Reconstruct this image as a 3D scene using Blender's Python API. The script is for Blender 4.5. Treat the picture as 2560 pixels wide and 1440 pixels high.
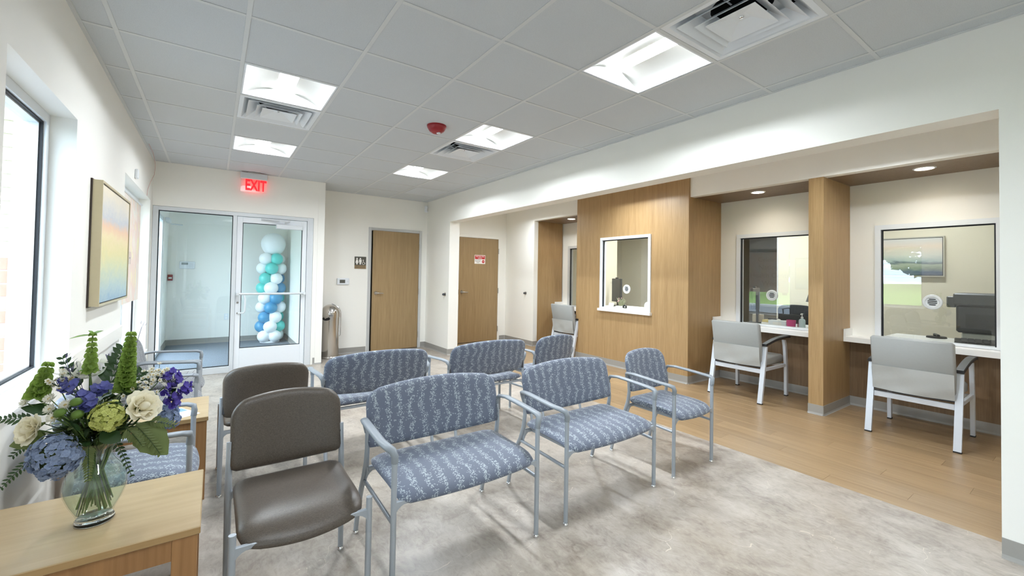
import bpy, bmesh, math, random
from mathutils import Vector, Matrix, Euler
PI = math.pi
rnd = random.Random(7)
S = bpy.context.scene
COL = S.collection
for o in list(bpy.data.objects): bpy.data.objects.remove(o)

# ------------------------------------------------------------------ camera, world, exposure
H = 2.743
cam_d = bpy.data.cameras.new('camera'); cam = bpy.data.objects.new('camera', cam_d); COL.objects.link(cam)
YAW, PIT, ROL = 0.61201, 0.02104, 0.01677
fw = Vector((math.sin(YAW)*math.cos(PIT), math.cos(YAW)*math.cos(PIT), math.sin(PIT)))
rt = Vector((math.cos(YAW), -math.sin(YAW), 0)); up = rt.cross(fw)
rt2 = rt*math.cos(ROL) + up*math.sin(ROL); up2 = up*math.cos(ROL) - rt*math.sin(ROL)
mw = Matrix((rt2, up2, -fw)).transposed().to_4x4(); mw.translation = Vector((0.49187, -3.26384, 1.3859))
cam.matrix_world = mw
cam_d.sensor_width = 36; cam_d.lens = 1061.07/2560*36; cam_d.shift_y = -54.75/2560
cam_d.clip_start = 0.02; cam_d.clip_end = 500
S.camera = cam
vs = S.view_settings
S.display_settings.display_device = 'sRGB'
vs.view_transform = 'Standard'; vs.look = 'None'; vs.gamma = 1; vs.use_curve_mapping = False
vs.exposure = 2.03
SKY = 3.0
w = bpy.data.worlds.new('overcast_sky'); S.world = w; w.use_nodes = True
bgn = w.node_tree.nodes['Background']
bgn.inputs[0].default_value = (0.70, 0.85, 1.0, 1); bgn.inputs[1].default_value = SKY
LAMP = 9.0            # strength of the troffer lens
TROFFER_W = 9.5        # watts of the down-light behind each lens
DOWN = 40.0            # strength of the downlight lens
S.cycles.max_bounces = 10; S.cycles.diffuse_bounces = 6; S.cycles.glossy_bounces = 5
S.cycles.transmission_bounces = 10; S.cycles.transparent_max_bounces = 16
S.cycles.sample_clamp_indirect = 6; S.cycles.caustics_reflective = False; S.cycles.caustics_refractive = False
def portal(loc, rot, sx, sy):
    l = bpy.data.lights.new('window_portal', 'AREA'); l.shape = 'RECTANGLE'; l.size = sx; l.size_y = sy
    l.cycles.is_portal = True
    o = bpy.data.objects.new('window_portal', l); o.location = loc; o.rotation_euler = rot; COL.objects.link(o)
portal((-0.42, -0.395, 1.51), (0, -PI/2, 0), 1.42, 1.0)
portal((-0.42, 2.57, 1.31), (0, -PI/2, 0), 1.82, 1.78)
portal((-0.42, -4.1, 1.31), (0, -PI/2, 0), 1.82, 1.2)
portal((-0.32, 4.9, 1.1), (0, -PI/2, 0), 2.1, 1.8)

# ------------------------------------------------------------------ materials
def lin(r, g, b):
    f = lambda c: ((c/255+0.055)/1.055)**2.4 if c > 10.3 else c/255/12.92
    return (f(r), f(g), f(b), 1)
class NT:
    def __init__(s, name):
        s.m = bpy.data.materials.new(name); s.m.use_nodes = True; s.t = s.m.node_tree
        s.b = s.t.nodes['Principled BSDF']
    def n(s, typ, **kw):
        nd = s.t.nodes.new(typ)
        for k, v in kw.items():
            if hasattr(nd, k): setattr(nd, k, v)
            else: nd.inputs[k].default_value = v
        return nd
    def l(s, a, b): s.t.links.new(a, b)
    def coord(s, sc=(1, 1, 1), gen=False, rot=(0, 0, 0), loc=(0, 0, 0)):
        tc = s.n('ShaderNodeTexCoord'); mp = s.n('ShaderNodeMapping')
        mp.inputs['Scale'].default_value = sc; mp.inputs['Rotation'].default_value = rot; mp.inputs['Location'].default_value = loc
        s.l(tc.outputs['Generated' if gen else 'Object'], mp.inputs[0]); return mp.outputs[0]
    def ramp(s, fac, stops, interp='LINEAR'):
        r = s.n('ShaderNodeValToRGB'); r.color_ramp.interpolation = interp
        e = r.color_ramp.elements
        while len(e) < len(stops): e.new(0.5)
        for i, (p, c) in enumerate(stops): e[i].position = p; e[i].color = c if len(c) == 4 else (*c, 1)
        s.l(fac, r.inputs[0]); return r.outputs[0]
    def noise(s, vec, scale, detail=3, rough=0.5, dist=0.0):
        nd = s.n('ShaderNodeTexNoise'); nd.inputs['Scale'].default_value = scale; nd.inputs['Detail'].default_value = detail
        nd.inputs['Roughness'].default_value = rough; nd.inputs['Distortion'].default_value = dist
        s.l(vec, nd.inputs['Vector']); return nd.outputs[0]
    def math(s, op, a, b=None, c=None):
        nd = s.n('ShaderNodeMath', operation=op)
        for i, v in enumerate((a, b, c)):
            if v is None: continue
            if isinstance(v, (int, float)): nd.inputs[i].default_value = v
            else: s.l(v, nd.inputs[i])
        return nd.outputs[0]
    def mix(s, fac, a, b, mode='MIX'):
        nd = s.n('ShaderNodeMix', data_type='RGBA', blend_type=mode)
        for i, v in ((0, fac), (6, a), (7, b)):
            if isinstance(v, (int, float)): nd.inputs[i].default_value = v
            elif isinstance(v, tuple): nd.inputs[i].default_value = v
            else: s.l(v, nd.inputs[i])
        return nd.outputs[2]
    def bump(s, h, strength=0.2, dist=0.002):
        nd = s.n('ShaderNodeBump'); nd.inputs['Strength'].default_value = strength; nd.inputs['Distance'].default_value = dist
        s.l(h, nd.inputs['Height']); s.l(nd.outputs[0], s.b.inputs['Normal'])
    def col(s, c):
        if isinstance(c, tuple): s.b.inputs['Base Color'].default_value = c
        else: s.l(c, s.b.inputs['Base Color'])
def plain(name, rgb, rough=0.5, metal=0.0, var=0.04, scale=40, spec=None, bump=0, coat=0):
    k = NT(name); c = lin(*rgb)
    if var:
        f = k.noise(k.coord(), scale, 2)
        k.col(k.mix(f, tuple(x*(1-var) for x in c[:3])+(1,), tuple(min(1, x*(1+var)) for x in c[:3])+(1,)))
        if bump: k.bump(f, bump, 0.001)
    else: k.col(c)
    k.b.inputs['Roughness'].default_value = rough; k.b.inputs['Metallic'].default_value = metal
    if spec is not None: k.b.inputs['Specular IOR Level'].default_value = spec
    if coat: k.b.inputs['Coat Weight'].default_value = coat
    return k.m
def emis(name, rgb, strength, base=(255, 255, 255)):
    k = NT(name); k.col(lin(*base)); k.b.inputs['Emission Color'].default_value = lin(*rgb); k.b.inputs['Emission Strength'].default_value = strength
    return k.m
def wood(name, light, dark, axis=2, fine=60, rough=0.42, contrast=1.0, rand=0.0, streak=5.0):
    k = NT(name); sc = [1, 1, 1]; sc[axis] = 0.035
    v = k.coord(tuple(sc))
    if rand:
        oi = k.n('ShaderNodeObjectInfo'); av = k.n('ShaderNodeVectorMath', operation='ADD'); k.l(v, av.inputs[0])
        cx = k.n('ShaderNodeCombineXYZ'); k.l(k.math('MULTIPLY', oi.outputs['Random'], 37.0), cx.inputs[0]); k.l(k.math('MULTIPLY', oi.outputs['Random'], 11.0), cx.inputs[1]); k.l(cx.outputs[0], av.inputs[1]); v = av.outputs[0]
    a = k.noise(v, fine, 4, 0.6, 0.3); b = k.noise(v, streak, 3, 0.5, 0.6)
    f = k.math('ADD', k.math('MULTIPLY', a, 0.62), k.math('MULTIPLY', b, 0.38))
    lo, hi = 0.5-0.16/contrast, 0.5+0.16/contrast
    c = k.ramp(f, [(lo, lin(*dark)), (hi, lin(*light))])
    if rand:
        c = k.mix(1.0, c, k.ramp(oi.outputs['Random'], [(0, (1-rand, 1-rand, 1-rand, 1)), (1, (1, 1, 1, 1))]), 'MULTIPLY')
    k.col(c); k.b.inputs['Roughness'].default_value = rough
    k.bump(a, 0.06, 0.001)
    return k.m
def glass_pane(name, tint=(0.97, 0.985, 0.985), ior=1.5, layers=1.9):
    k = NT(name); k.t.nodes.remove(k.b)
    tr = k.n('ShaderNodeBsdfTransparent'); tr.inputs[0].default_value = (*tint, 1)
    gl = k.n('ShaderNodeBsdfGlossy'); gl.inputs['Roughness'].default_value = 0.0
    # Schlick reflectance on the outer faces (the slab does not bend the ray, so its inner faces must not mirror it)
    lw = k.n('ShaderNodeLayerWeight'); lw.inputs[0].default_value = 0.5; ge = k.n('ShaderNodeNewGeometry'); f0 = ((ior-1)/(ior+1))**2*layers
    sch = k.math('ADD', k.math('MULTIPLY', k.math('POWER', lw.outputs['Facing'], 5.0), 1-f0), f0)
    fr = k.n('ShaderNodeMath', operation='MULTIPLY'); k.l(sch, fr.inputs[0]); k.l(k.math('SUBTRACT', 1.0, ge.outputs['Backfacing']), fr.inputs[1])
    mx = k.n('ShaderNodeMixShader'); k.l(fr.outputs[0], mx.inputs[0]); k.l(tr.outputs[0], mx.inputs[1]); k.l(gl.outputs[0], mx.inputs[2])
    k.l(mx.outputs[0], k.t.nodes['Material Output'].inputs[0]); return k.m
def real_glass(name, rgb, ior=1.45, rough=0.0):
    k = NT(name); k.b.inputs['Base Color'].default_value = (*rgb, 1); k.b.inputs['Transmission Weight'].default_value = 1
    k.b.inputs['Roughness'].default_value = rough; k.b.inputs['IOR'].default_value = ior; return k.m
def translucent(name, rgb, rough=0.5, w=0.35, var=0.12, scale=30):
    k = NT(name); c = lin(*rgb); f = k.noise(k.coord(), scale, 2)
    cc = k.mix(f, tuple(x*(1-var) for x in c[:3])+(1,), tuple(min(1, x*(1+var)) for x in c[:3])+(1,))
    k.col(cc); k.b.inputs['Roughness'].default_value = rough
    tl = k.n('ShaderNodeBsdfTranslucent'); k.l(cc, tl.inputs[0]); mx = k.n('ShaderNodeMixShader'); mx.inputs[0].default_value = w
    k.l(k.b.outputs[0], mx.inputs[1]); k.l(tl.outputs[0], mx.inputs[2]); k.l(mx.outputs[0], k.t.nodes['Material Output'].inputs[0]); return k.m

M = {}
M['wall'] = plain('wall_paint', (238, 236, 229), 0.55, var=0.012, scale=300, bump=0.03)
M['wall_warm'] = plain('wall_paint_warm', (224, 217, 198), 0.55, var=0.012, scale=300)
M['office_wall'] = plain('office_paint', (222, 212, 188), 0.6, var=0.02, scale=20)
M['white'] = plain('white_solid_surface', (242, 241, 238), 0.3, var=0.01)
M['frame_white'] = plain('white_powder_coat', (226, 230, 234), 0.35, var=0.015)
M['frame_grey'] = plain('pale_grey_painted_steel', (196, 196, 194), 0.4, var=0.02)
M['alu'] = plain('clear_anodised_aluminium', (212, 216, 219), 0.38, 0.1, var=0.02)
M['steel'] = plain('stainless_steel', (205, 200, 194), 0.16, 1.0, var=0.05, scale=6)
M['chrome'] = plain('chrome', (225, 225, 225), 0.12, 1.0, var=0)
M['satin'] = plain('satin_nickel', (190, 186, 180), 0.3, 1.0, var=0.02)
M['base'] = plain('grey_rubber_cove_base', (152, 149, 143), 0.5, var=0.03)
M['black'] = plain('black_plastic', (28, 28, 30), 0.4, var=0.05)
M['gasket'] = plain('black_rubber_gasket', (26, 27, 32), 0.6, var=0)
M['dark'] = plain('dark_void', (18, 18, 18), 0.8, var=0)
M['chair_metal'] = plain('silver_grey_powder_coat', (164, 170, 176), 0.35, 0.25, var=0.02)
M['arm_plastic'] = plain('grey_moulded_plastic', (132, 138, 143), 0.42, var=0.03)
M['recep_metal'] = plain('pale_silver_paint', (206, 211, 218), 0.3, 0.15, var=0.02)
M['recep_vinyl'] = plain('grey_upholstery_vinyl', (150, 152, 150), 0.5, var=0.03, scale=60, bump=0.05)
M['recep_flap'] = plain('light_grey_cover_cloth', (172, 174, 172), 0.6, var=0.03, scale=60)
M['taupe_trim'] = plain('dark_grey_piping', (70, 72, 76), 0.6, var=0)
M['red'] = plain('red_plastic', (150, 24, 32), 0.32, var=0.03)
M['red_print'] = plain('red_print', (196, 40, 42), 0.5, var=0)
M['ink'] = plain('black_ink', (40, 38, 38), 0.6, var=0)
M['paper'] = plain('white_print_ground', (238, 234, 228), 0.5, var=0.01)
M['sign_brown'] = plain('dark_bronze_sign', (78, 76, 66), 0.4, var=0.04)
M['sign_tan'] = plain('tan_sign_band', (140, 116, 84), 0.4, var=0.06)
M['pink'] = plain('pink_plastic', (206, 60, 128), 0.4, var=0.03)
M['yellow'] = plain('pale_yellow_paper', (226, 205, 130), 0.6, var=0.05)
M['glass'] = glass_pane('window_glass')
M['glass_r'] = glass_pane('transaction_glass', (0.93, 0.94, 0.92), 1.52, 2.7)
M['acrylic'] = glass_pane('edge_lit_acrylic', (0.98, 0.955, 0.955), 1.4)
M['vase'] = glass_pane('clear_vase_glass', (0.93, 0.965, 0.95), 1.5, 3.0)
M['foot_glass'] = real_glass('thick_foot_glass', (0.96, 1.0, 0.98), 1.5)
M['water'] = glass_pane('vase_water', (0.93, 0.975, 0.955), 1.33, 1.0)
M['wood_panel'] = wood('oak_laminate_panel', (180, 150, 107), (150, 119, 79), 2, 110, 0.42, 0.8, 0.0, 22.0)
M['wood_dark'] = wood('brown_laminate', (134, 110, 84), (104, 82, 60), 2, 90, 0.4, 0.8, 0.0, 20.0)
M['door_wood'] = wood('oak_veneer_door', (166, 140, 102), (137, 112, 77), 2, 70, 0.42, 0.8, 0.0, 14.0)
M['table_top'] = wood('blond_oak_laminate', (188, 166, 130), (168, 144, 107), 0, 34, 0.3, 0.7)
M['table_edge'] = wood('oak_table_edge', (190, 158, 110), (164, 132, 88), 0, 40, 0.4)
M['table_leg'] = wood('brown_oak_leg', (172, 128, 82), (140, 100, 60), 2, 40, 0.42)
M['plank'] = wood('oak_vinyl_plank', (170, 144, 109), (138, 112, 80), 1, 42, 0.36, 0.75, 0.16, 7)
def ceil_mat():
    k = NT('fissured_mineral_tile'); v = k.coord()
    f = k.noise(v, 420, 2, 0.6); g = k.ramp(f, [(0.30, lin(160, 163, 166)), (0.44, lin(200, 204, 207))])
    k.col(g); k.b.inputs['Roughness'].default_value = 0.9; k.bump(f, 0.25, 0.002); return k.m
M['tile'] = ceil_mat()
M['tee'] = plain('white_ceiling_tee', (206, 208, 208), 0.5, var=0)
def vinyl_mat():
    k = NT('mottled_beige_vinyl'); v = k.coord(); vs2 = k.coord((1.0, 0.45, 1), rot=(0, 0, 0.5))
    big = k.noise(v, 0.9, 3, 0.55, 0.4); mid = k.noise(v, 5.5, 6, 0.68, 0.7); fine = k.noise(vs2, 34, 6, 0.7, 1.2); warm = k.noise(v, 2.1, 4, 0.6, 0.5)
    a = k.math('ADD', k.math('MULTIPLY', big, 0.30), k.math('ADD', k.math('MULTIPLY', mid, 0.40), k.math('MULTIPLY', fine, 0.30)))
    c = k.ramp(a, [(0.36, lin(118, 107, 98)), (0.44, lin(150, 140, 130)), (0.52, lin(170, 161, 150)), (0.62, lin(184, 176, 167))])
    c = k.mix(k.math('MULTIPLY', k.math('SUBTRACT', warm, 0.42), 1.1), c, lin(206, 192, 164), 'MULTIPLY')
    vo = k.n('ShaderNodeTexVoronoi', feature='DISTANCE_TO_EDGE'); vo.inputs['Scale'].default_value = 1.6
    wv = k.n('ShaderNodeVectorMath', operation='ADD'); nn = k.n('ShaderNodeTexNoise'); nn.inputs['Scale'].default_value = 3; k.l(v, nn.inputs['Vector']); k.l(v, wv.inputs[0]); k.l(nn.outputs[1], wv.inputs[1]); k.l(wv.outputs[0], vo.inputs['Vector'])
    vein = k.math('MULTIPLY', k.math('LESS_THAN', vo.outputs[0], 0.0026), k.math('GREATER_THAN', mid, 0.53))
    c = k.mix(k.math('MULTIPLY', vein, 0.4), c, lin(236, 226, 206))
    k.col(c); k.b.inputs['Roughness'].default_value = 0.33; k.bump(fine, 0.05, 0.001); return k.m
M['vinyl'] = vinyl_mat()
def carpet_mat():
    k = NT('blue_grey_loop_carpet'); f = k.noise(k.coord((1, 0.25, 1)), 160, 3, 0.7); k.col(k.ramp(f, [(0.35, lin(74, 80, 90)), (0.65, lin(138, 146, 156))]))
    k.b.inputs['Roughness'].default_value = 0.9; k.bump(f, 0.4, 0.004); return k.m
M['carpet'] = carpet_mat()
def fabric(name, base, base2, fleck, dens=0.5):
    # slate cloth with wandering vine stripes of small pale flecks
    k = NT(name); v = k.coord(); sp = k.n('ShaderNodeSeparateXYZ'); k.l(v, sp.inputs[0])
    wob = k.noise(k.coord((2, 9, 9)), 2.0, 3, 0.6)
    u = k.math('ADD', k.math('MULTIPLY', sp.outputs[0], 1/0.068), k.math('MULTIPLY', wob, 1.3))
    tri = k.math('ABSOLUTE', k.math('SUBTRACT', k.math('FRACT', u), 0.5))
    stripe = k.ramp(tri, [(0.08, (0.9, 0.9, 0.9, 1)), (0.32, (0.0, 0.0, 0.0, 1))])
    nz = k.n('ShaderNodeTexNoise'); nz.inputs['Scale'].default_value = 70; k.l(v, nz.inputs['Vector'])
    av = k.n('ShaderNodeVectorMath', operation='MULTIPLY_ADD'); k.l(nz.outputs[1], av.inputs[0]); av.inputs[1].default_value = (0.018, 0.018, 0.018); k.l(v, av.inputs[2])
    vo = k.n('ShaderNodeTexVoronoi'); vo.inputs['Scale'].default_value = 145; k.l(av.outputs[0], vo.inputs['Vector'])
    rs = k.n('ShaderNodeSeparateColor'); k.l(vo.outputs['Color'], rs.inputs[0])
    pick = k.math('LESS_THAN', rs.outputs[0], k.math('ADD', k.math('MULTIPLY', stripe, dens), 0.05))
    dot = k.math('LESS_THAN', vo.outputs['Distance'], 0.50)
    m = k.math('MULTIPLY', pick, dot)
    weave = k.noise(v, 700, 2, 0.6)
    b = k.mix(weave, lin(*base), lin(*base2))
    k.col(k.mix(k.math('MULTIPLY', m, 0.62), b, lin(*fleck))); k.b.inputs['Roughness'].default_value = 0.62
    k.bump(weave, 0.15, 0.001); k.b.inputs['Sheen Weight'].default_value = 0.25
    return k.m
M['fab_blue'] = fabric('slate_blue_vine_cloth', (80, 87, 103), (98, 105, 120), (180, 190, 192), 0.95)
M['fab_grey'] = fabric('grey_vine_cloth', (92, 94, 98), (112, 114, 118), (176, 178, 178), 0.8)
def taupe_mat():
    k = NT('taupe_woven_vinyl'); f = k.noise(k.coord((1, 1, 0.25)), 500, 3, 0.6); g = k.noise(k.coord((0.25, 1, 1)), 500, 3, 0.6)
    k.col(k.ramp(k.math('MULTIPLY', k.math('ADD', f, g), 0.5), [(0.38, lin(66, 58, 50)), (0.62, lin(94, 84, 74))]))
    k.b.inputs['Roughness'].default_value = 0.38; k.bump(f, 0.15, 0.001); return k.m
M['taupe'] = taupe_mat()
M['lens'] = emis('led_troffer_lens', (238, 246, 255), LAMP)
M['downlens'] = emis('led_downlight_lens', (255, 244, 226), DOWN)
M['lens_dim'] = emis('led_lens_dimmed', (244, 247, 250), LAMP*0.55)
M['reflector'] = plain('white_lamp_reflector', (214, 214, 210), 0.5, var=0)
M['exit_red'] = emis('lit_red_letter', (255, 18, 26), 0.62, (230, 30, 36))

# ------------------------------------------------------------------ mesh helpers
class MB:
    def __init__(s): s.v = []; s.f = []
    def add(s, vs_, fs):
        k = len(s.v); s.v += [tuple(p) for p in vs_]; s.f += [tuple(i+k for i in f) for f in fs]; return s
    def box(s, x0, x1, y0, y1, z0, z1):
        s.add([(x, y, z) for z in (z0, z1) for y in (y0, y1) for x in (x0, x1)],
              [(0, 2, 3, 1), (4, 5, 7, 6), (0, 1, 5, 4), (2, 6, 7, 3), (0, 4, 6, 2), (1, 3, 7, 5)]); return s
    def bev(s, x0, x1, y0, y1, z0, z1, b=0.004):
        # box with chamfered edges
        def pts(i, z): return [(x0+i, y0, z), (x1-i, y0, z), (x1, y0+i, z), (x1, y1-i, z), (x1-i, y1, z), (x0+i, y1, z), (x0, y1-i, z), (x0, y0+i, z)]
        def inn(z): return [(x0+b, y0+b, z), (x1-b, y0+b, z), (x1-b, y0+b, z), (x1-b, y1-b, z), (x1-b, y1-b, z), (x0+b, y1-b, z), (x0+b, y1-b, z), (x0+b, y0+b, z)]
        R = [inn(z0), pts(b, z0+b), pts(b, z1-b), inn(z1)]
        V = sum(R, []); F = [tuple(range(7, -1, -1)), tuple(range(24, 32))]
        for r in range(3):
            for i in range(8): j = (i+1) % 8; F.append((r*8+i, r*8+j, r*8+8+j, r*8+8+i))
        s.add(V, F); return s
    def loops(s, L, cap=(True, True), closed=False):
        n = len(L[0]); k = len(s.v)
        for l in L: s.v += [tuple(p) for p in l]
        m = len(L)
        for r in range(m if closed else m-1):
            a, b = k+r*n, k+((r+1) % m)*n
            for i in range(n): j = (i+1) % n; s.f.append((a+i, a+j, b+j, b+i))
        if not closed:
            if cap[0]: s.f.append(tuple(k+i for i in range(n-1, -1, -1)))
            if cap[1]: s.f.append(tuple(k+(m-1)*n+i for i in range(n)))
        return s
    def tube(s, path, r, n=10, ry=None, side=None, cap=(True, True)):
        P = [Vector(p) for p in path]; rs = r if isinstance(r, (list, tuple)) else [r]*len(P)
        L = []; ref = Vector(side) if side else None
        for i, p in enumerate(P):
            t = (P[min(i+1, len(P)-1)]-P[max(i-1, 0)]).normalized()
            if ref is None: ref = Vector((0, 0, 1)) if abs(t.z) < 0.9 else Vector((1, 0, 0))
            a = (ref - t*ref.dot(t)).normalized(); b = t.cross(a)
            if not side: ref = a
            k = (ry/r if ry and not isinstance(r, (list, tuple)) else (ry[i]/rs[i] if ry else 1))
            L.append([p+a*(rs[i]*math.cos(q))+b*(rs[i]*k*math.sin(q)) for q in [2*PI*j/n for j in range(n)]])
        return s.loops(L, cap)
    def lathe(s, prof, n=24, c=(0, 0, 0), axis='z', cap=(False, False)):
        L = []
        for r, z in prof:
            ring = []
            for j in range(n):
                a = 2*PI*j/n; x, y = r*math.cos(a), r*math.sin(a)
                p = {'z': (x, y, z), 'y': (x, z, -y), 'x': (z, x, y)}[axis]
                ring.append((c[0]+p[0], c[1]+p[1], c[2]+p[2]))
            L.append(ring)
        return s.loops(L, cap)
    def disc(s, r, z, n=24, c=(0, 0, 0)):
        return s.add([(c[0]+r*math.cos(2*PI*j/n), c[1]+r*math.sin(2*PI*j/n), c[2]+z) for j in range(n)], [tuple(range(n))])
    def xf(s, mat):
        s.v = [tuple(mat @ Vector(p)) for p in s.v]; return s
    def mesh(s, name, mats, smooth=False, fix=True):
        me = bpy.data.meshes.new(name); me.from_pydata(s.v, [], s.f)
        for m in (mats if isinstance(mats, list) else [mats]): me.materials.append(M[m] if isinstance(m, str) else m)
        if fix:
            bm = bmesh.new(); bm.from_mesh(me); bmesh.ops.remove_doubles(bm, verts=bm.verts, dist=1e-6)
            bmesh.ops.recalc_face_normals(bm, faces=bm.faces); bm.to_mesh(me); bm.free()
        if smooth:
            for p in me.polygons: p.use_smooth = True
            try: me.set_sharp_from_angle(angle=math.radians(smooth if smooth is not True else 40))
            except Exception: pass
        return me
    def build(s, name, mats, parent=None, smooth=False, fix=True, **kw):
        return link(name, s.mesh(name, mats, smooth, fix), parent, **kw)
def link(name, data, parent=None, loc=None, rot=None, label=None, cat=None, group=None, kind=None):
    o = bpy.data.objects.new(name, data); COL.objects.link(o)
    if parent is not None: o.parent = parent
    if loc: o.location = loc
    if rot: o.rotation_euler = rot
    tag(o, label, cat, group, kind); return o
def tag(o, label=None, cat=None, group=None, kind=None):
    if label: o['label'] = label
    if cat: o['category'] = cat
    if group: o['group'] = group
    if kind: o['kind'] = kind
    return o
def thing(name, label, cat, loc=(0, 0, 0), rz=0, group=None):
    return link(name, None, None, loc, (0, 0, rz), label, cat, group)
def struct(name, **kw):
    return link(name, None, kind='structure', **kw)
def copy_tree(o, loc=None, rz=None, label=None, group=None, parent=None):
    c = o.copy(); COL.objects.link(c)
    if parent is not None: c.parent = parent
    if loc is not None: c.location = loc
    if rz is not None: c.rotation_euler = (0, 0, rz)
    if label: c['label'] = label
    if group: c['group'] = group
    for ch in list(o.children): copy_tree(ch, parent=c)
    return c
def wallbox(mb, axis, a0, a1, u0, u1, z0, z1, holes=()):
    # solid wall slab of thickness a0..a1 along axis, spanning u, z, with rectangular holes (u0,u1,z0,z1)
    us = sorted({u0, u1, *[h[0] for h in holes], *[h[1] for h in holes]}); zs = sorted({z0, z1, *[h[2] for h in holes], *[h[3] for h in holes]})
    inside = lambda u, z: any(h[0] < u < h[1] and h[2] < z < h[3] for h in holes)
    solid = [[not inside((us[i]+us[i+1])/2, (zs[j]+zs[j+1])/2) for j in range(len(zs)-1)] for i in range(len(us)-1)]
    P = lambda a, u, z: (a, u, z) if axis == 'x' else (u, a, z)
    q = lambda *p: mb.add(p, [(0, 1, 2, 3)])
    nu, nz = len(us)-1, len(zs)-1
    ok = lambda i, j: 0 <= i < nu and 0 <= j < nz and solid[i][j]
    for i in range(nu):
        for j in range(nz):
            if not solid[i][j]: continue
            A, B, C_, D = us[i], us[i+1], zs[j], zs[j+1]
            for a in (a0, a1): q(P(a, A, C_), P(a, B, C_), P(a, B, D), P(a, A, D))
            if not ok(i-1, j): q(P(a0, A, C_), P(a1, A, C_), P(a1, A, D), P(a0, A, D))
            if not ok(i+1, j): q(P(a0, B, C_), P(a1, B, C_), P(a1, B, D), P(a0, B, D))
            if not ok(i, j-1): q(P(a0, A, C_), P(a1, A, C_), P(a1, B, C_), P(a0, B, C_))
            if not ok(i, j+1): q(P(a0, A, D), P(a1, A, D), P(a1, B, D), P(a0, B, D))
    return mb
def text_mesh(txt, size, mat, name, parent, loc, rot, depth=0.0015, xs=1.0, align='CENTER', bold=0.0, **kw):
    cu = bpy.data.curves.new('txt', 'FONT'); cu.body = txt; cu.size = size; cu.align_x = align; cu.align_y = 'CENTER'; cu.extrude = depth/2; cu.space_line = 1.0; cu.offset = bold
    t = bpy.data.objects.new('txt', cu); COL.objects.link(t)
    dg = bpy.context.evaluated_depsgraph_get(); me = bpy.data.meshes.new_from_object(t.evaluated_get(dg))
    bpy.data.objects.remove(t); me.materials.clear(); me.materials.append(M[mat] if isinstance(mat, str) else mat)
    if xs != 1.0:
        for v in me.vertices: v.co.x *= xs
    return link(name, me, parent, loc, rot, **kw)
def frame_ring(mb, axis, a0, a1, u0, u1, z0, z1, t, bottom=True, tb=None):
    # four bars of a rectangular frame in a plane normal to axis
    tb = t if tb is None else tb
    B = (lambda U0, U1, Z0, Z1: mb.box(a0, a1, U0, U1, Z0, Z1)) if axis == 'x' else (lambda U0, U1, Z0, Z1: mb.box(U0, U1, a0, a1, Z0, Z1))
    B(u0, u0+t, z0, z1); B(u1-t, u1, z0, z1); B(u0+t, u1-t, z1-t, z1)
    if bottom: B(u0+t, u1-t, z0, z0+tb)
    return mb
def cushion(outline, rings, hfun, bend, n=48):
    # a padded slab: outline(angle)->(u,v); hfun(r,u,v)->(top,bottom) offset; bend(u,v,h)->xyz
    mb = MB(); top = []; bot = []
    for r in rings:
        a = []; b = []
        for j in range(n):
            u, v = outline(2*PI*j/n); u *= r; v *= r; t, d = hfun(r, u, v)
            a.append(bend(u, v, t)); b.append(bend(u, v, d))
        top.append(a); bot.append(b)
    L = top + bot[::-1]
    mb.loops(L, (True, True)); return mb
def rrect(hu, hv, rt_, rb_=None):
    # rounded rectangle outline sampled by angle
    def f(a):
        c, s = math.cos(a), math.sin(a); k = 1/max(abs(c)/hu, abs(s)/hv); x, y = c*k, s*k
        ax, ay = abs(x), abs(y); rad = rt_ if (s > 0 or rb_ is None) else rb_
        if ax > hu-rad and ay > hv-rad:
            # intersect ray with corner arc
            cx, cy = hu-rad, hv-rad; dx, dy = abs(c), abs(s); b = dx*cx+dy*cy; d = b*b-(cx*cx+cy*cy-rad*rad)
            t = b+math.sqrt(max(d, 0)); x, y = math.copysign(dx*t, c), math.copysign(dy*t, s)
        return x, y
    return f
def holed_slab(mb, x0, x1, y0, y1, z0, z1, xc, ys, r):
    # flat slab with round openings for recessed lamps along the line x = xc
    a = r*1.3; mb.box(x0, xc-a, y0, y1, z0, z1); mb.box(xc+a, x1, y0, y1, z0, z1); y = y0; n = 32
    for q in ys:
        mb.box(xc-a, xc+a, y, q-a, z0, z1); y = q+a; sq = []; ci = []
        for j in range(n):
            t = 2*PI*j/n; k = a/max(abs(math.cos(t)), abs(math.sin(t))); sq.append((xc+k*math.cos(t), q+k*math.sin(t))); ci.append((xc+r*math.cos(t), q+r*math.sin(t)))
        at = lambda L, z: [(p[0], p[1], z) for p in L]
        mb.loops([at(sq, z0), at(ci, z0), at(ci, z1), at(sq, z1)], closed=True)
    mb.box(xc-a, xc+a, y, y1, z0, z1); return mb
# ------------------------------------------------------------------ room shell
T = 0.6096; XL = -0.16; YE = 3.655; YF = 4.28; XS = 3.795; XB = 5.61; XA = 6.38; YBACK = -5.0
W1 = (-0.893, 0.102, 0.80, 2.222); W2 = (1.68, 3.46, 0.40, 2.222); W0 = (-4.7, -3.5, 0.40, 2.222)

fl = struct('floor')
MB().box(XL-0.24, 3.98, YBACK, YE+0.05, -0.03, 0).box(1.853, 3.98, YE+0.05, YF, -0.03, 0).build('vinyl_sheet', 'vinyl', fl, label='mottled beige vinyl sheet')
MB().box(-0.35, 1.853, YE+0.05, 6.75, -0.03, 0.0).build('carpet_sheet', 'carpet', fl, label='blue grey loop carpet')
MB().box(6.5, 8.8, -3.2, YF, -0.03, 0).build('carpet_sheet', 'carpet', fl)
MB().box(3.98, 6.5, -3.3, YF+0.02, -0.05, -0.0045).build('underlay', 'dark', fl)
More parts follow.
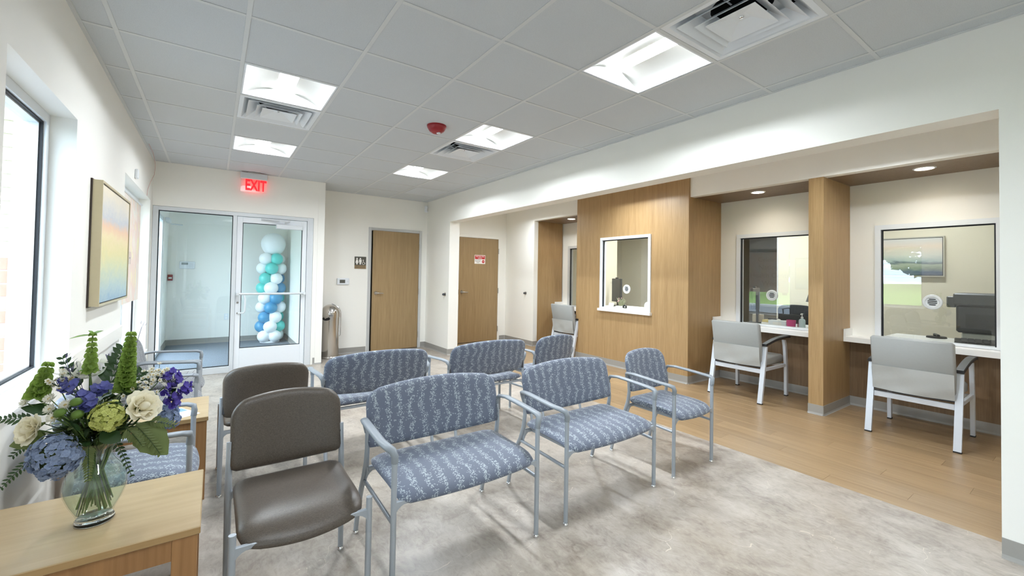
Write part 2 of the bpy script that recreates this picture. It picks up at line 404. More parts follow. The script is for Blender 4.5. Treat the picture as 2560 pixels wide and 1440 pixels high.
# oak-look vinyl planks, each one a piece with its own tone
PW, PL = 0.1514, 1.22
plank_cache = {}
def plank_mesh(L, W):
    k = (round(L, 3), round(W, 3))
    if k not in plank_cache:
        plank_cache[k] = MB().bev(-W/2, W/2, -L/2, L/2, -0.004, 0, 0.0007).mesh('plank', 'plank')
    return plank_cache[k]
x = 3.98; i = 0
while x < 6.38:
    wd = min(PW, 6.40-x); y = -3.3 - [0.0, 0.41, 0.82, 0.2, 0.62, 1.0][i % 6]
    while y < YF:
        a, b = max(y, -3.3), min(y+PL, YF)
        if b-a > 0.03: link('plank', plank_mesh(b-a-0.0008, wd-0.0008), fl, loc=(x+wd/2, (a+b)/2, 0))
        y += PL
    x += PW; i += 1

# ceiling: tees and single tiles
ce = struct('ceiling')
MB().box(-0.4, 9.0, YBACK-0.2, 6.9, 3.05, 3.1).build('deck', 'dark', ce)
def has_tile(c, r):
    return (c, r) not in FIX
LAMPS = [(1, 0), (1, 3), (4, -3), (4, 0), (4, 3), (1, -6)]
VENTS = [(1, 1), (4, -4), (4, 1)]; GRILLE = [(5, 5)]
FIX = set(LAMPS+VENTS+GRILLE)
tcache = {}
def tile(x0, x1, y0, y1):
    k = (round(x1-x0, 3), round(y1-y0, 3))
    if k not in tcache:
        a, b = (x1-x0)/2-0.004, (y1-y0)/2-0.004
        tcache[k] = MB().bev(-a, a, -b, b, 0, 0.016, 0.003).mesh('ceiling_tile', 'tile')
    link('ceiling_tile', tcache[k], ce, loc=((x0+x1)/2, (y0+y1)/2, H+0.0035))
xs = [XL]+[T*i for i in range(7)]+[XS]
for r in range(-8, 8):
    y0, y1 = r*T, (r+1)*T
    for c in range(len(xs)-1):
        x0, x1 = xs[c], xs[c+1]
        if r >= 6:
            if x1 < 1.86: continue
            y0, y1 = (6*T, YF) if r == 6 else (0, 0)
            if r == 7: continue
        if has_tile(c-1, r): tile(max(x0, 1.853) if r >= 6 else x0, x1, y0, y1)
tw = 0.012
for i in range(7):
    MB().bev(T*i-tw, T*i+tw, YBACK, YF if T*i > 1.86 else YE, H, H+0.003, 0.0008).build('main_runner', 'tee', ce)
for r in range(-8, 7):
    m = MB()
    for c in range(len(xs)-1):
        x0, x1 = xs[c], xs[c+1]
        if r == 6 and x1 < 1.86: continue
        m.bev((x0+tw if 0 < c else x0), (x1-tw if c < len(xs)-2 else x1), r*T-tw, r*T+tw, H+0.0002, H+0.003, 0.0008)
    m.build('cross_tee', 'tee', ce)
m = MB(); m.bev(XL, XL+0.022, YBACK, YE, H-0.0003, H+0.003); m.bev(XS-0.022, XS, YBACK, YF, H-0.0003, H+0.003)
m.bev(XL, 1.853, YE-0.022, YE, H-0.0004, H+0.003); m.bev(1.853, XS, YF-0.022, YF, H-0.0004, H+0.003); m.bev(1.853, 1.875, YE, YF, H-0.0004, H+0.003); m.build('wall_angle', 'tee', ce)
MB().box(3.98, 5.61, -3.3, YF, H, H+0.02).build('corridor_lid', 'wall', ce, label='white plaster ceiling of the reception corridor')
MB().box(6.5, 8.8, -3.3, YF, H, H+0.02).build('office_lid', 'tile', ce)
MB().box(-0.35, 1.853, YE+0.11, 6.75, H, H+0.02).build('vestibule_lid', 'wall', ce)

def wall(name, *walls, mat='wall'):
    m = MB()
    for a in walls: wallbox(m, *a)
    return m.build(name, mat, kind='structure')
wall('wall_left', ('x', XL-0.24, XL, YBACK, YE+0.11, -0.03, 3.05, [W1, W2, W0]))
wall('wall_back', ('y', YBACK-0.12, YBACK, XL-0.24, 9.0, -0.03, 3.05))
wall('wall_entry', ('y', YE, YE+0.11, XL, 1.853, -0.03, 3.05, [(-0.155, 1.70, -0.03, 2.187)]))
MB().bev(1.757, 1.8535, YE-0.004, YE-0.0002, 0.0, H-0.001, 0.0015).build('trim_1', 'wall', kind='structure', label='flat corner guard at the end of the entry wall')
wall('wall_far', ('y', YF, YF+0.12, 1.74, 6.5, -0.03, 3.05, [(2.75, 3.64, 0.0, 2.137), (4.485, 5.42, 0.0, 2.137)]))
wall('wall_vestibule', ('x', 1.735, 1.853, YE+0.11, 6.75, -0.03, 3.05), ('y', 6.65, 6.75, -0.35, 1.735, -0.03, 3.05),
     ('x', -0.32, -0.2, YE+0.11, 6.65, -0.03, 3.05, [(3.95, 5.85, -0.03, 2.25)]))
# soffit with its short return wall and the column at the right
m = MB(); m.box(XS, 3.98, -2.92, 3.32, 2.287, 3.05); m.box(XS, 3.98, 3.32, YF, -0.0, 3.05); m.box(XS, 3.98, YBACK, -2.92, 0.0, 3.05)
m.build('wall_right', 'wall', kind='structure')
MB().box(3.98, 6.5, -3.42, -3.3, 0, 3.05).build('wall_corridor', 'wall', kind='structure')
# header over the alcoves
m = MB(); m.box(XB+0.01, 5.72, -3.3, -0.03, 2.457, 2.743); m.box(XB+0.01, 5.72, 2.06, 3.30, 2.457, 2.743); m.box(XB+0.01, 5.72, 3.30, YF, 0, 2.743)
m.box(5.72, 6.38, 3.40, YF, 0, 2.743)
m.build('wall_header', 'wall', kind='structure')
# wood-clad block with the check-in window
SW = (0.565, 1.485, 0.8445, 1.985)
bl = struct('wall_check_in')
wallbox(MB(), 'x', 5.585, 5.68, -0.036, 2.062, 0, 2.743, [SW]).build('front_panel', 'wood_panel', bl)
wallbox(MB(), 'y', -0.036, 0.04, 5.68, 6.5, 0, 2.743).build('side_panel', 'wood_panel', bl)
wallbox(MB(), 'y', 1.986, 2.062, 5.68, 6.5, 0, 2.743).build('side_panel', 'wood_panel', bl)
MB().box(5.665, 6.36, 3.301, 3.325, 0, 2.457).build('side_panel', 'wood_panel', bl)
MB().bev(5.62, XA, -1.532, -1.398, 0, 2.457, 0.001).build('pillar', 'wood_panel', bl)
for a, b in ((-3.3, -1.532), (-1.398, -0.036), (2.062, 3.30)):
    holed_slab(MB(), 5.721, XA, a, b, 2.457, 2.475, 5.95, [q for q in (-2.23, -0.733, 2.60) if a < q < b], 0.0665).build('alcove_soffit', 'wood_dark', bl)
for a, b in ((-3.3, -1.532), (-1.398, -0.036), (2.062, 3.30)):
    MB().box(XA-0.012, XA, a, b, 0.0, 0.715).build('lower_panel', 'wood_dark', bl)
WR = (-2.68, -1.757, 0.716, 1.99); WM = (-1.19, -0.263, 0.716, 1.99); WLf = (2.20, 3.13, 0.716, 1.99)
wall('wall_alcove', ('x', XA, 6.5, -3.3, -0.036, 0, 2.743, [WR, WM]), ('x', XA, 6.5, 2.062, 3.40, 0, 2.743, [WLf]))
wall('wall_office', ('x', 8.62, 8.74, -3.3, YF, 0, 3.05, [(0.18, 1.12, 0.0, 2.15)]), ('y', -3.42, -3.30, 6.5, 8.74, 0, 3.05), ('y', YF, YF+0.12, 6.5, 8.74, 0, 3.05), mat='office_wall')
hw_ = MB(); wallbox(hw_, 'x', 10.2, 10.3, -0.4, 1.8, 0, 2.6); wallbox(hw_, 'y', -0.5, -0.4, 8.741, 10.3, 0, 2.6); wallbox(hw_, 'y', 1.8, 1.9, 8.741, 10.3, 0, 2.6); hw_.box(8.741, 10.3, -0.5, 1.9, 2.6, 2.7); hw_.box(8.62, 10.3, -0.5, 1.9, -0.05, 0.0)
hw_.build('wall_back_hall', plain('taupe_hall_paint', (150, 144, 130), 0.6, var=0.02), kind='structure')
mb_ = MB(); wallbox(mb_, 'y', 0.041, 0.06, 5.69, 6.5, 0, 2.742); wallbox(mb_, 'y', 1.966, 1.985, 5.69, 6.5, 0, 2.742); mb_.build('wall_booth', 'office_wall', kind='structure')

# baseboards: grey rubber cove
def cove(name, *runs):
    m = MB()
    for (x0, y0, x1, y1, nx, ny) in runs:
        d = Vector((x1-x0, y1-y0, 0)); n = Vector((nx, ny, 0)); L = []
        for e, z in ((0.0, 0.1), (0.003, 0.1), (0.0035, 0.018), (0.009, 0.004), (0.016, 0.0), (0.0, 0.0)):
            pass
        prof = [(0.0, 0.1), (0.0032, 0.0995), (0.0036, 0.02), (0.009, 0.006), (0.016, 0.0004), (0.0, 0.0004)]
        for q in (Vector((x0, y0, 0)), Vector((x1, y1, 0))):
            L.append([q+n*e+Vector((0, 0, z)) for e, z in prof])
        m.loops(L)
    m.build(name, 'base', kind='structure')
cove('baseboard_left', (XL, YBACK, XL, YE, 1, 0))
cove('baseboard_entry', (1.73, YE, 1.853, YE, 0, -1), (1.853, YE, 1.853, YF, 1, 0))
cove('baseboard_far', (1.853, YF, 2.69, YF, 0, -1), (3.70, YF, XS, YF, 0, -1), (5.48, YF, XB, YF, 0, -1), (3.98, YF, 4.43, YF, 0, -1))
cove('baseboard_right', (XS, 3.32, XS, YF, -1, 0), (XS-0.016, 3.32, 3.996, 3.32, 0, -1), (XS, YBACK, XS, -2.92, -1, 0))
cove('baseboard_check_in', (5.585, -0.036, 5.585, 2.062, -1, 0), (5.585, -0.036, XA, -0.036, 0, -1), (5.585, 2.062, XA, 2.062, 0, 1), (5.62, -1.398, 5.62, -1.532, -1, 0), (5.62, -1.532, XA, -1.532, 0, -1), (5.62, -1.398, XA, -1.398, 0, 1))
cove('baseboard_alcove', (XA-0.012, -3.3, XA-0.012, -1.532, -1, 0), (XA-0.012, -1.398, XA-0.012, -0.036, -1, 0), (XA-0.012, 2.062, XA-0.012, 3.3, -1, 0), (XB+0.01, 3.30, XB+0.01, YF, -1, 0), (5.62, 3.3, XA, 3.3, 0, -1))
cove('baseboard_vestibule', (-0.2, 6.65, 1.735, 6.65, 0, -1), (1.735, YE+0.11, 1.735, 6.65, -1, 0), (-0.2, 5.85, -0.2, 6.65, 1, 0))
MB().bev(XL, XL+0.018, 0.104, 1.678, 0.79, 0.90, 0.006).build('trim_2', 'wall', kind='structure', label='white wall guard rail between the two windows')

# ------------------------------------------------------------------ left windows
def ext_window(name, y0, y1, z0, z1, mull=()):
    wn = struct(name); fx0, fx1 = XL-0.20, XL-0.107
    m = MB(); frame_ring(m, 'x', fx0, fx1, y0+0.001, y1-0.001, z0+0.001, z1-0.001, 0.05); m.build('frame', 'frame_white', wn)
    cuts = [y0+0.05]+[c for c in mull]+[y1-0.05]
    for c in mull: MB().bev(fx0, fx1, c-0.028, c+0.028, z0+0.05, z1-0.05, 0.002).build('mullion', 'frame_white', wn)
    for i in range(len(cuts)-1):
        a = cuts[i]+(0.028 if i else 0); b = cuts[i+1]-(0.028 if i+1 < len(cuts)-1 else 0)
        g = MB(); frame_ring(g, 'x', fx1-0.026, fx1-0.012, a+0.0005, b-0.0005, z0+0.0505, z1-0.0505, 0.009); MBs = MB(); frame_ring(MBs, 'x', fx0+0.01, fx1-0.0265, a+0.0005, b-0.0005, z0+0.0505, z1-0.0505, 0.016); MBs.build('inner_stop', 'frame_white', wn); g.build('gasket', 'gasket', wn)
        MB().box(fx0+0.03, fx0+0.036, a+0.017, b-0.017, z0+0.067, z1-0.067).build('pane', 'glass', wn)
    MB().bev(fx1, XL+0.022, y0+0.001, y1-0.001, z0-0.0, z0+0.022, 0.004).build('sill', 'white', wn)
    return wn
ext_window('window_1', *W1)
ext_window('window_2', *W2, mull=(2.57,))
ext_window('window_8', *W0)

# banner hung over the far window, its lettering facing outdoors
bn = thing('window_banner', 'pastel printed paper banner covering most of the far left window', 'banner', (XL-0.075, 2.55, 1.03))
def banner_mat():
    k = NT('pastel_swirl_print'); v = k.coord((1, 1, 0.5)); f = k.noise(v, 4.5, 5, 0.6, 1.6)
    c = k.ramp(f, [(0.30, lin(206, 212, 218)), (0.42, lin(238, 232, 222)), (0.54, lin(236, 216, 208)), (0.66, lin(240, 232, 204))])
    k.col(c); k.b.inputs['Roughness'].default_value = 0.6
    tl = k.n('ShaderNodeBsdfTranslucent'); k.l(c, tl.inputs[0]); mx = k.n('ShaderNodeMixShader'); mx.inputs[0].default_value = 0.25
    k.l(k.b.outputs[0], mx.inputs[1]); k.l(tl.outputs[0], mx.inputs[2]); k.l(mx.outputs[0], k.t.nodes['Material Output'].inputs[0]); return k.m
M['banner'] = banner_mat(); M['ghost_ink'] = plain('print_showing_through', (182, 174, 168), 0.6, var=0)
L = []
for i in range(13):
    u = -0.80+1.6*i/12; wv = 0.0008*math.sin(i*1.3)
    L.append([(wv, u, 0), (wv+0.0012, u, 0), (wv*0.3+0.0012, u, 1.10), (wv*0.3, u, 1.10)])
MB().loops(L).build('sheet', 'banner', bn, smooth=60)
for k, (tx, sz, zz) in enumerate((('Celebrate', 0.17, 0.90), ('National', 0.19, 0.68), ('Health Center', 0.19, 0.46), ('Week', 0.19, 0.24))):
    text_mesh(tx, sz, 'ghost_ink', 'lettering', bn, (0.0024, -0.36, zz), (PI/2, 0, -PI/2), 0.0006)
MB().tube([(0.004, -0.82, 1.11), (0.004, 0.82, 1.11)], 0.012, 10).build('top_rod', 'frame_white', bn, smooth=True)

# ------------------------------------------------------------------ storefront (side light and door)
sf = struct('window_3', label='aluminium framed glass side light beside the entry door')
Y0, Y1 = YE+0.002, YE+0.10
m = MB(); m.bev(-0.153, -0.098, Y0, Y1, 0, 2.185, 0.002); m.bev(0.69, 0.735, Y0, Y1, 0, 2.135, 0.002); m.bev(1.615, 1.698, Y0, Y1, 0, 2.185, 0.002)
m.bev(-0.098, 1.615, Y0, Y1, 2.135, 2.185, 0.002); m.bev(-0.098, 0.69, Y0, Y1, 0, 0.085, 0.002); m.build('frame', 'alu', sf)
g = MB(); frame_ring(g, 'y', Y0+0.03, Y0+0.062, -0.0975, 0.6895, 0.0855, 2.1345, 0.008); g.build('gasket', 'gasket', sf)
MB().box(-0.095, 0.687, Y0+0.043, Y0+0.049, 0.088, 2.132).build('pane', 'glass', sf)
d1 = struct('door_1', label='glass entry door with a white metal frame and push bar')
m = MB(); m.bev(0.738, 0.803, Y0+0.012, Y0+0.058, 0.008, 2.13, 0.003); m.bev(1.553, 1.612, Y0+0.012, Y0+0.058, 0.008, 2.13, 0.003)
m.bev(0.803, 1.553, Y0+0.012, Y0+0.058, 2.05, 2.13, 0.003); m.bev(0.803, 1.553, Y0+0.012, Y0+0.058, 0.008, 0.315, 0.003); m.build('door_frame', 'frame_white', d1)
g = MB(); frame_ring(g, 'y', Y0+0.024, Y0+0.046, 0.8035, 1.5525, 0.3155, 2.0495, 0.007); g.build('gasket', 'gasket', d1)
MB().box(0.806, 1.55, Y0+0.032, Y0+0.038, 0.318, 2.047).build('pane', 'glass', d1)
pb = MB().tube([(0.755, Y0-0.045, 1.065), (1.60, Y0-0.045, 1.065)], 0.016, 12).build('push_bar', 'alu', d1, smooth=True)
for xx in (0.765, 1.59): MB().bev(xx-0.016, xx+0.016, Y0-0.062, Y0+0.0115, 1.045, 1.085, 0.003).build('bar_bracket', 'alu', pb)
MB().tube([(0.778, Y0+0.01, 0.80), (0.84, Y0-0.03, 0.805), (0.852, Y0-0.04, 0.83), (0.852, Y0-0.04, 1.0), (0.84, Y0-0.04, 1.045)], 0.011, 10).build('pull_handle', 'frame_white', d1, smooth=True)
MB().lathe([(0.0, -0.008), (0.012, -0.008), (0.014, 0)], 14, (0.768, Y0+0.0115, 0.945), 'y').lathe([(0.0, -0.006), (0.009, -0.006), (0.010, 0)], 14, (0.768, Y0+0.0115, 0.80), 'y').build('lock_cylinder', 'satin', d1, smooth=True)
cl = MB().bev(1.205, 1.545, Y0-0.048, Y0+0.011, 1.99, 2.055, 0.006).build('door_closer', 'alu', d1)
MB().bev(1.31, 1.335, Y0-0.03, Y0-0.01, 2.055, 2.085, 0.002).tube([(1.32, Y0-0.02, 2.088), (1.37, Y0-0.10, 2.095), (1.03, Y0-0.02, 2.118)], 0.009, 8).build('closer_arm', 'alu', cl, smooth=True)
MB().bev(1.02, 1.25, Y0-0.016, Y0+0.011, 2.098, 2.128, 0.002).build('arm_track', 'alu', cl)

# ------------------------------------------------------------------ oak doors in the far wall
def lever(parent, x, y, z, dx=1):
    lv = MB().lathe([(0, -0.012), (0.028, -0.012), (0.032, -0.006), (0.033, 0)], 20, (x, y, z), 'y').build('lever_handle', 'satin', parent, smooth=True)
    MB().tube([(x, y-0.01, z), (x, y-0.045, z), (x+dx*0.012, y-0.055, z), (x+dx*0.06, y-0.055, z-0.003), (x+dx*0.115, y-0.052, z-0.004)], [0.011, 0.011, 0.012, 0.010, 0.008], 10).build('lever', 'satin', lv, smooth=True)
def oak_door(name, x0, x1, ajar, label):
    d = struct(name, label=label)
    m = MB(); m.bev(x0-0.05, x0, YF-0.015, YF+0.125, 0, 2.185, 0.002); m.bev(x1, x1+0.05, YF-0.015, YF+0.125, 0, 2.185, 0.002); m.bev(x0, x1, YF-0.015, YF+0.125, 2.135, 2.185, 0.002)
    m.build('door_frame', 'frame_grey' if ajar else 'wall', d)
    lf = MB().bev(-(x1-x0)+(0.016 if ajar else 0.004), -0.004, 0.0, 0.044, 0.012, 2.131, 0.0015).build('door_leaf', 'door_wood', d, loc=(x1, YF-0.012, 0), rot=(0, 0, ajar))
    lever(lf, -(x1-x0)+0.075, 0, 1.03)
    for z in (0.25, 1.05, 1.88):
        MB().lathe([(0, -0.055), (0.009, -0.055), (0.009, 0.055), (0, 0.055)], 10, (x1+0.002, YF-0.022, z)).build('hinge', 'satin', d, smooth=True)
    MB().box(x0+0.002, x1-0.002, YF+0.065, YF+0.10, 0.0, 2.134).build('darkness_board', 'dark', d)  # black board whose colour stands for the darkness of the unlit room behind
    return d, lf
d2, lf2 = oak_door('door_2', 2.75, 3.64, math.radians(4.0), 'oak veneer restroom door standing slightly ajar')
d3, lf3 = oak_door('door_3', 4.485, 5.42, 0, 'oak veneer staff door with a red and white notice')
MB().bev(4.45, 4.482, YF-0.020, YF-0.0155, 0.98, 1.08, 0.001).build('strike_plate', 'gasket', d3)

# ------------------------------------------------------------------ transaction windows
def trans_window(name, x0, x1, y0, y1, z0, z1, t=0.05, mat='frame_white', thick=0.0):
    wn = struct(name)
    m = MB(); frame_ring(m, 'x', x0, x1, y0, y1, z0, z1, t, True, 0.022); m.build('frame', mat, wn)
    g = MB(); frame_ring(g, 'x', x0+0.022, x0+0.05, y0+t+0.0004, y1-t-0.0004, z0+0.0224, z1-t-0.0004, 0.012, False); g.build('gasket', 'gasket', wn)
    MB().box(x0+0.030, x0+0.038, y0+t+0.002, y1-t-0.002, z0+0.026, z1-t-0.004).build('pane', 'glass_r', wn)
    return wn
w4 = trans_window('window_4', XA-0.02, 6.46, -2.68, -1.757, 0.7745, 1.989)
w5 = trans_window('window_5', XA-0.02, 6.46, -1.19, -0.263, 0.7745, 1.989)
w6 = trans_window('window_6', XA-0.02, 6.46, 2.20, 3.13, 0.7745, 1.989, mat='frame_grey')
w7 = trans_window('window_7', 5.565, 5.66, SW[0]-0.022, SW[1]+0.022, 0.883, 2.005, 0.042)
def voice_port(wn, x, y, z, r=0.075):
    p = MB().lathe([(0.0, 0.001), (r*0.55, 0.001), (r*0.56, -0.002), (r*0.68, -0.003), (r*0.72, -0.010), (r*0.95, -0.008), (r, -0.001), (r, 0.003)], 32, (x, y, z), 'x').build('voice_port', 'frame_white', wn, smooth=True, label='round white speak-through port')
    s = MB()
    for k in range(4):
        zz = (k-1.5)*r*0.24; hw = math.sqrt(max((r*0.5)**2-zz*zz, 0))*0.92
        s.box(x-0.0035, x-0.001, y-hw, y+hw, z+zz-0.004, z+zz+0.004)
    s.build('slot', 'gasket', p)
voice_port(w4, 6.384, -2.203, 1.186); voice_port(w5, 6.384, -0.71, 1.18, 0.07); voice_port(w7, 5.589, 0.981, 1.202, 0.068)

# counters
def counter(y0, y1, label, hole):
    c = thing('counter', label, 'counter', (6.3, (y0+y1)/2, 0.72), group='white reception counters'); h = (y1-y0)/2
    yc = (y0+y1)/2; a, b = hole[0]-yc+0.002, hole[1]-yc-0.002   # tongue running in under the glass to the clerk's side
    pts = [(-0.13, -h+0.001), (0.0795, -h+0.001), (0.0795, a), (0.85, a), (0.85, b), (0.0795, b), (0.0795, h-0.001), (-0.13, h-0.001)]
    MB().loops([[(x, y, z) for x, y in pts] for z in (0.0, 0.052)]).build('worktop', 'white', c)
    MB().bev(-0.13, 0.078, h-0.022, h-0.001, 0.052, 0.135, 0.002).build('upstand', 'white', c)
    return c
counter(-3.05, -1.533, 'white counter in the bay nearest the camera, behind the wide grey chair', WR)
counter(-1.397, -0.037, 'white counter in the middle bay with the pink cup and tissue box behind its glass', WM)
counter(2.063, 3.299, 'white counter in the far bay beyond the oak block', WLf)
sl = thing('window_ledge', 'white ledge under the small window in the oak block', 'ledge', (5.585, 1.025, 0.845))
MB().loops([[(x, y, z) for x, y in ((-0.05, -0.5), (-0.001, -0.5), (-0.001, -0.458), (0.096, -0.458), (0.096, -0.5), (0.85, -0.5), (0.85, 0.86), (0.096, 0.86), (0.096, 0.458), (-0.001, 0.458), (-0.001, 0.5), (-0.05, 0.5))] for z in (0, 0.0375)]).build('shelf', 'white', sl)
# ------------------------------------------------------------------ ceiling fixtures
def troffer(c, r, label, first=[]):
    x, y = (c+0.5)*T, (r+0.5)*T
    if first: return copy_tree(first[0], (x, y, H), label=label)
    t = thing('ceiling_light', label, 'light', (x, y, H), group='square recessed ceiling lights'); first.append(t)
    a = T/2-0.013
    m = MB()
    for (x0, x1, y0, y1) in ((-a, -a+0.012, -a, a), (a-0.012, a, -a, a), (-a+0.012, a-0.012, -a, -a+0.012), (-a+0.012, a-0.012, a-0.012, a)): m.box(x0, x1, y0, y1, 0.0032, 0.012)
    m.build('frame', 'frame_white', t)
    b = a-0.012; lw = 0.064; h = 0.085
    # two concave side reflectors rising towards the lens, and two sloping end plates
    m = MB()
    for s in (-1, 1):
        L = []
        for i in range(9):
            q = i/8; xx = b+(lw-b)*q; zz = 0.004+h*math.sin(q*PI/2)**0.8
            L.append([(s*xx, -b, zz), (s*xx, b, zz)])
        for i in range(8): m.add([L[i][0], L[i][1], L[i+1][1], L[i+1][0]], [(0, 1, 2, 3)])
    for s in (-1, 1):
        m.add([(-b, s*b, 0.004), (b, s*b, 0.004), (lw, s*(b-0.022), 0.004+h), (-lw, s*(b-0.022), 0.004+h)], [(0, 1, 2, 3)])
    m.add([(-b, -b, 0.13), (b, -b, 0.13), (b, b, 0.13), (-b, b, 0.13)], [(0, 1, 2, 3)])
    for s in (-1, 1): m.add([(-b, s*b, 0.004), (b, s*b, 0.004), (b, s*b, 0.13), (-b, s*b, 0.13)], [(0, 1, 2, 3)]); m.add([(s*b, -b, 0.004), (s*b, b, 0.004), (s*b, b, 0.13), (s*b, -b, 0.13)], [(0, 1, 2, 3)])
    m.build('reflector', 'reflector', t, smooth=30)
    m = MB(); L = []
    for y0 in (-b+0.024, b-0.024): L.append([(-lw+0.002, y0, 0.003+h), (lw-0.002, y0, 0.003+h), (lw-0.002, y0, 0.008+h), (-lw+0.002, y0, 0.008+h)])
    m.loops(L).build('lens', 'lens', t, smooth=30)
    ld = bpy.data.lights.new('led_strip', 'AREA'); ld.shape = 'RECTANGLE'; ld.size = 2*lw-0.01; ld.size_y = 2*b-0.06; ld.energy = TROFFER_W; ld.spread = math.radians(162); ld.color = (0.86, 0.93, 1.0)
    link('led_strip', ld, t, loc=(0, 0, 0.0025+h))
    return t
for (c, r), lb in zip(LAMPS, ('lit square ceiling light in the tile row just before the vent, on the window side', 'lit square ceiling light closest to the glass entry door', 'largest lit square ceiling light, next to the biggest vent', 'lit square ceiling light beside the red smoke detector', 'lit square ceiling light in front of the restroom door, beyond the small vent', 'square ceiling light behind the camera near the windows')):
    troffer(c, r, lb)
def vent(c, r, label, first=[]):
    x, y = (c+0.5)*T, (r+0.5)*T
    if first: return copy_tree(first[0], (x, y, H), label=label)
    t = thing('ceiling_vent', label, 'vent', (x, y, H), group='square ceiling air diffusers'); first.append(t)
    a = T/2-0.013
    def ring(mb, o, i, zo, zi, th=0.002):
        # square cone band between outer half-size o at height zo and inner half-size i at zi
        O = [(-o, -o, zo), (o, -o, zo), (o, o, zo), (-o, o, zo)]; I = [(-i, -i, zi), (i, -i, zi), (i, i, zi), (-i, i, zi)]
        O2 = [(p[0], p[1], p[2]+th) for p in O]; I2 = [(p[0], p[1], p[2]+th) for p in I]
        return mb.loops([O, I, I2, O2], closed=True)
    m = MB(); ring(m, a, a-0.03, 0.002, 0.003); ring(m, a-0.03, 0.185, 0.003, 0.085); m.build('frame', 'frame_white', t)
    ring(MB(), 0.232, 0.150, -0.004, 0.060).build('louver', 'frame_white', t)
    ring(MB(), 0.168, 0.095, -0.008, 0.050).build('louver', 'frame_white', t)
    m = MB(); o = 0.128; q_ = lambda r, z: [(-r, -r, z), (r, -r, z), (r, r, z), (-r, r, z)]; m.loops([q_(0.035, 0.034), q_(o, -0.006), q_(o, -0.009), q_(0.034, 0.028)])
    m.build('centre_plate', 'frame_white', t)
    MB().lathe([(0.012, -0.001), (0.010, -0.004), (0, -0.005)], 12, (0, 0, 0.0275)).build('screw', 'chrome', t)
    m = MB(); m.lathe([(0.150, 0.085), (0.150, 0.26), (0, 0.26)], 28); m.build('duct_collar', 'gasket', t, smooth=True)
    m = MB(); m.add([(-0.186, -0.186, 0.0865), (0.186, -0.186, 0.0865), (0.186, 0.186, 0.0865), (-0.186, 0.186, 0.0865)], [(0, 1, 2, 3)])
    m2 = MB(); n = 28; sq = []
    for j in range(n):
        q = 2*PI*j/n; k = 0.186/max(abs(math.cos(q)), abs(math.sin(q))); sq.append((k*math.cos(q), k*math.sin(q), 0.087))
    m2.loops([sq, [(0.150*math.cos(2*PI*j/n), 0.150*math.sin(2*PI*j/n), 0.087) for j in range(n)]], (False, False)); m2.build('back_pan', 'frame_white', t)
    for q in range(4):
        ax, ay = (1, 0) if q % 2 else (0, 1); sg = 1 if q < 2 else -1
        MB().box(*sorted((sg*ax*0.10-0.004, sg*ax*0.20+0.004)), *sorted((sg*ay*0.10-0.004, sg*ay*0.20+0.004)), 0.052, 0.056).build('bracket', 'alu', t)
    return t
for (c, r), lb in zip(VENTS, ('white square air vent between the two lights on the window side', 'biggest white square air vent, at the top of the picture', 'white square air vent beyond the red smoke detector')): vent(c, r, lb)
g = thing('return_grille', 'flat perforated return air grille by the far wall', 'grille', (5.5*T, 5.5*T, H))
a = T/2-0.013; m = MB(); m.bev(-a, a, -a, a, 0.001, 0.006, 0.001); m.build('face', plain('grey_perforated_plate', (186, 190, 194), 0.5, var=0.06, scale=300), g)
m = MB()
for i in range(16):
    yy = -0.27+0.036*i; m.box(-0.27, 0.27, yy-0.004, yy+0.004, -0.0015, 0.001)
m.build('bar', 'frame_white', g)
sd = thing('smoke_detector', 'round red smoke detector on a ceiling tile', 'detector', (2.135, 0.32, H+0.003))
MB().lathe([(0.0, -0.012), (0.088, -0.012), (0.088, 0.0), (0, 0)], 32).build('base', 'red', sd, smooth=True)
MB().lathe([(0.0, -0.072), (0.035, -0.070), (0.066, -0.050), (0.084, -0.022), (0.086, -0.0125)], 32).build('housing', 'red', sd, smooth=True)
MB().lathe([(0, -0.010), (0.016, -0.008), (0.020, 0.0)], 14, (0.01, -0.02, -0.068)).build('strobe', 'frame_white', sd, smooth=True)
def downlight(x, y, z, label, first=[]):
    if first: return copy_tree(first[0], (x, y, z), label=label)
    d = thing('downlight', label, 'light', (x, y, z), group='round recessed downlights'); first.append(d)
    MB().lathe([(0.066, -0.001), (0.068, -0.006), (0.080, -0.004), (0.083, -0.0005)], 32).build('trim_ring', 'frame_white', d, smooth=True)
    MB().lathe([(0.0662, 0.0), (0.064, 0.055), (0.0, 0.056)], 32).build('can', 'reflector', d, smooth=True)
    MB().disc(0.060, 0.045, 32).build('lens', 'downlens', d)
    return d
downlight(5.95, -2.23, 2.457, 'round downlight over the bay nearest the camera'); downlight(5.95, -0.733, 2.457, 'round downlight over the middle bay'); downlight(5.95, 2.60, 2.457, 'round downlight over the far bay')
# bays need an opening above each downlight: the can sits inside the header void
# office lights (seen only through the glass as its light)
troffer(12.2, -3.5, 'square ceiling light in the office behind the near window'); troffer(12.2, -0.5, 'square ceiling light in the office behind the middle window'); troffer(12.2, 2.2, 'added square ceiling light brightening the office behind the oak block')  # the last one is an extra lamp, added to brighten the office
troffer(7.5, 0.6, 'square ceiling light in the reception corridor before the oak block'); troffer(7.5, -3.8, 'added square ceiling light brightening the reception corridor before the near bay'); troffer(7.5, 4.4, 'square ceiling light in the reception corridor before the staff door')  # the near-bay lamp is invented, added to lift the near corridor and bay
troffer(9.5, 1.1, 'added unseen ceiling light brightening the booth behind the small window')  # unseen lamp added only because the booth came out too dark
for o in list(S.objects):
    if o.name.startswith('ceiling_light') and o.parent is None and o.location.x < 1.5:   # the row by the windows runs dimmed in daylight
        for ch in o.children:
            if ch.name.startswith('led_strip'): ch.data = ch.data.copy(); ch.data.energy = TROFFER_W*0.58
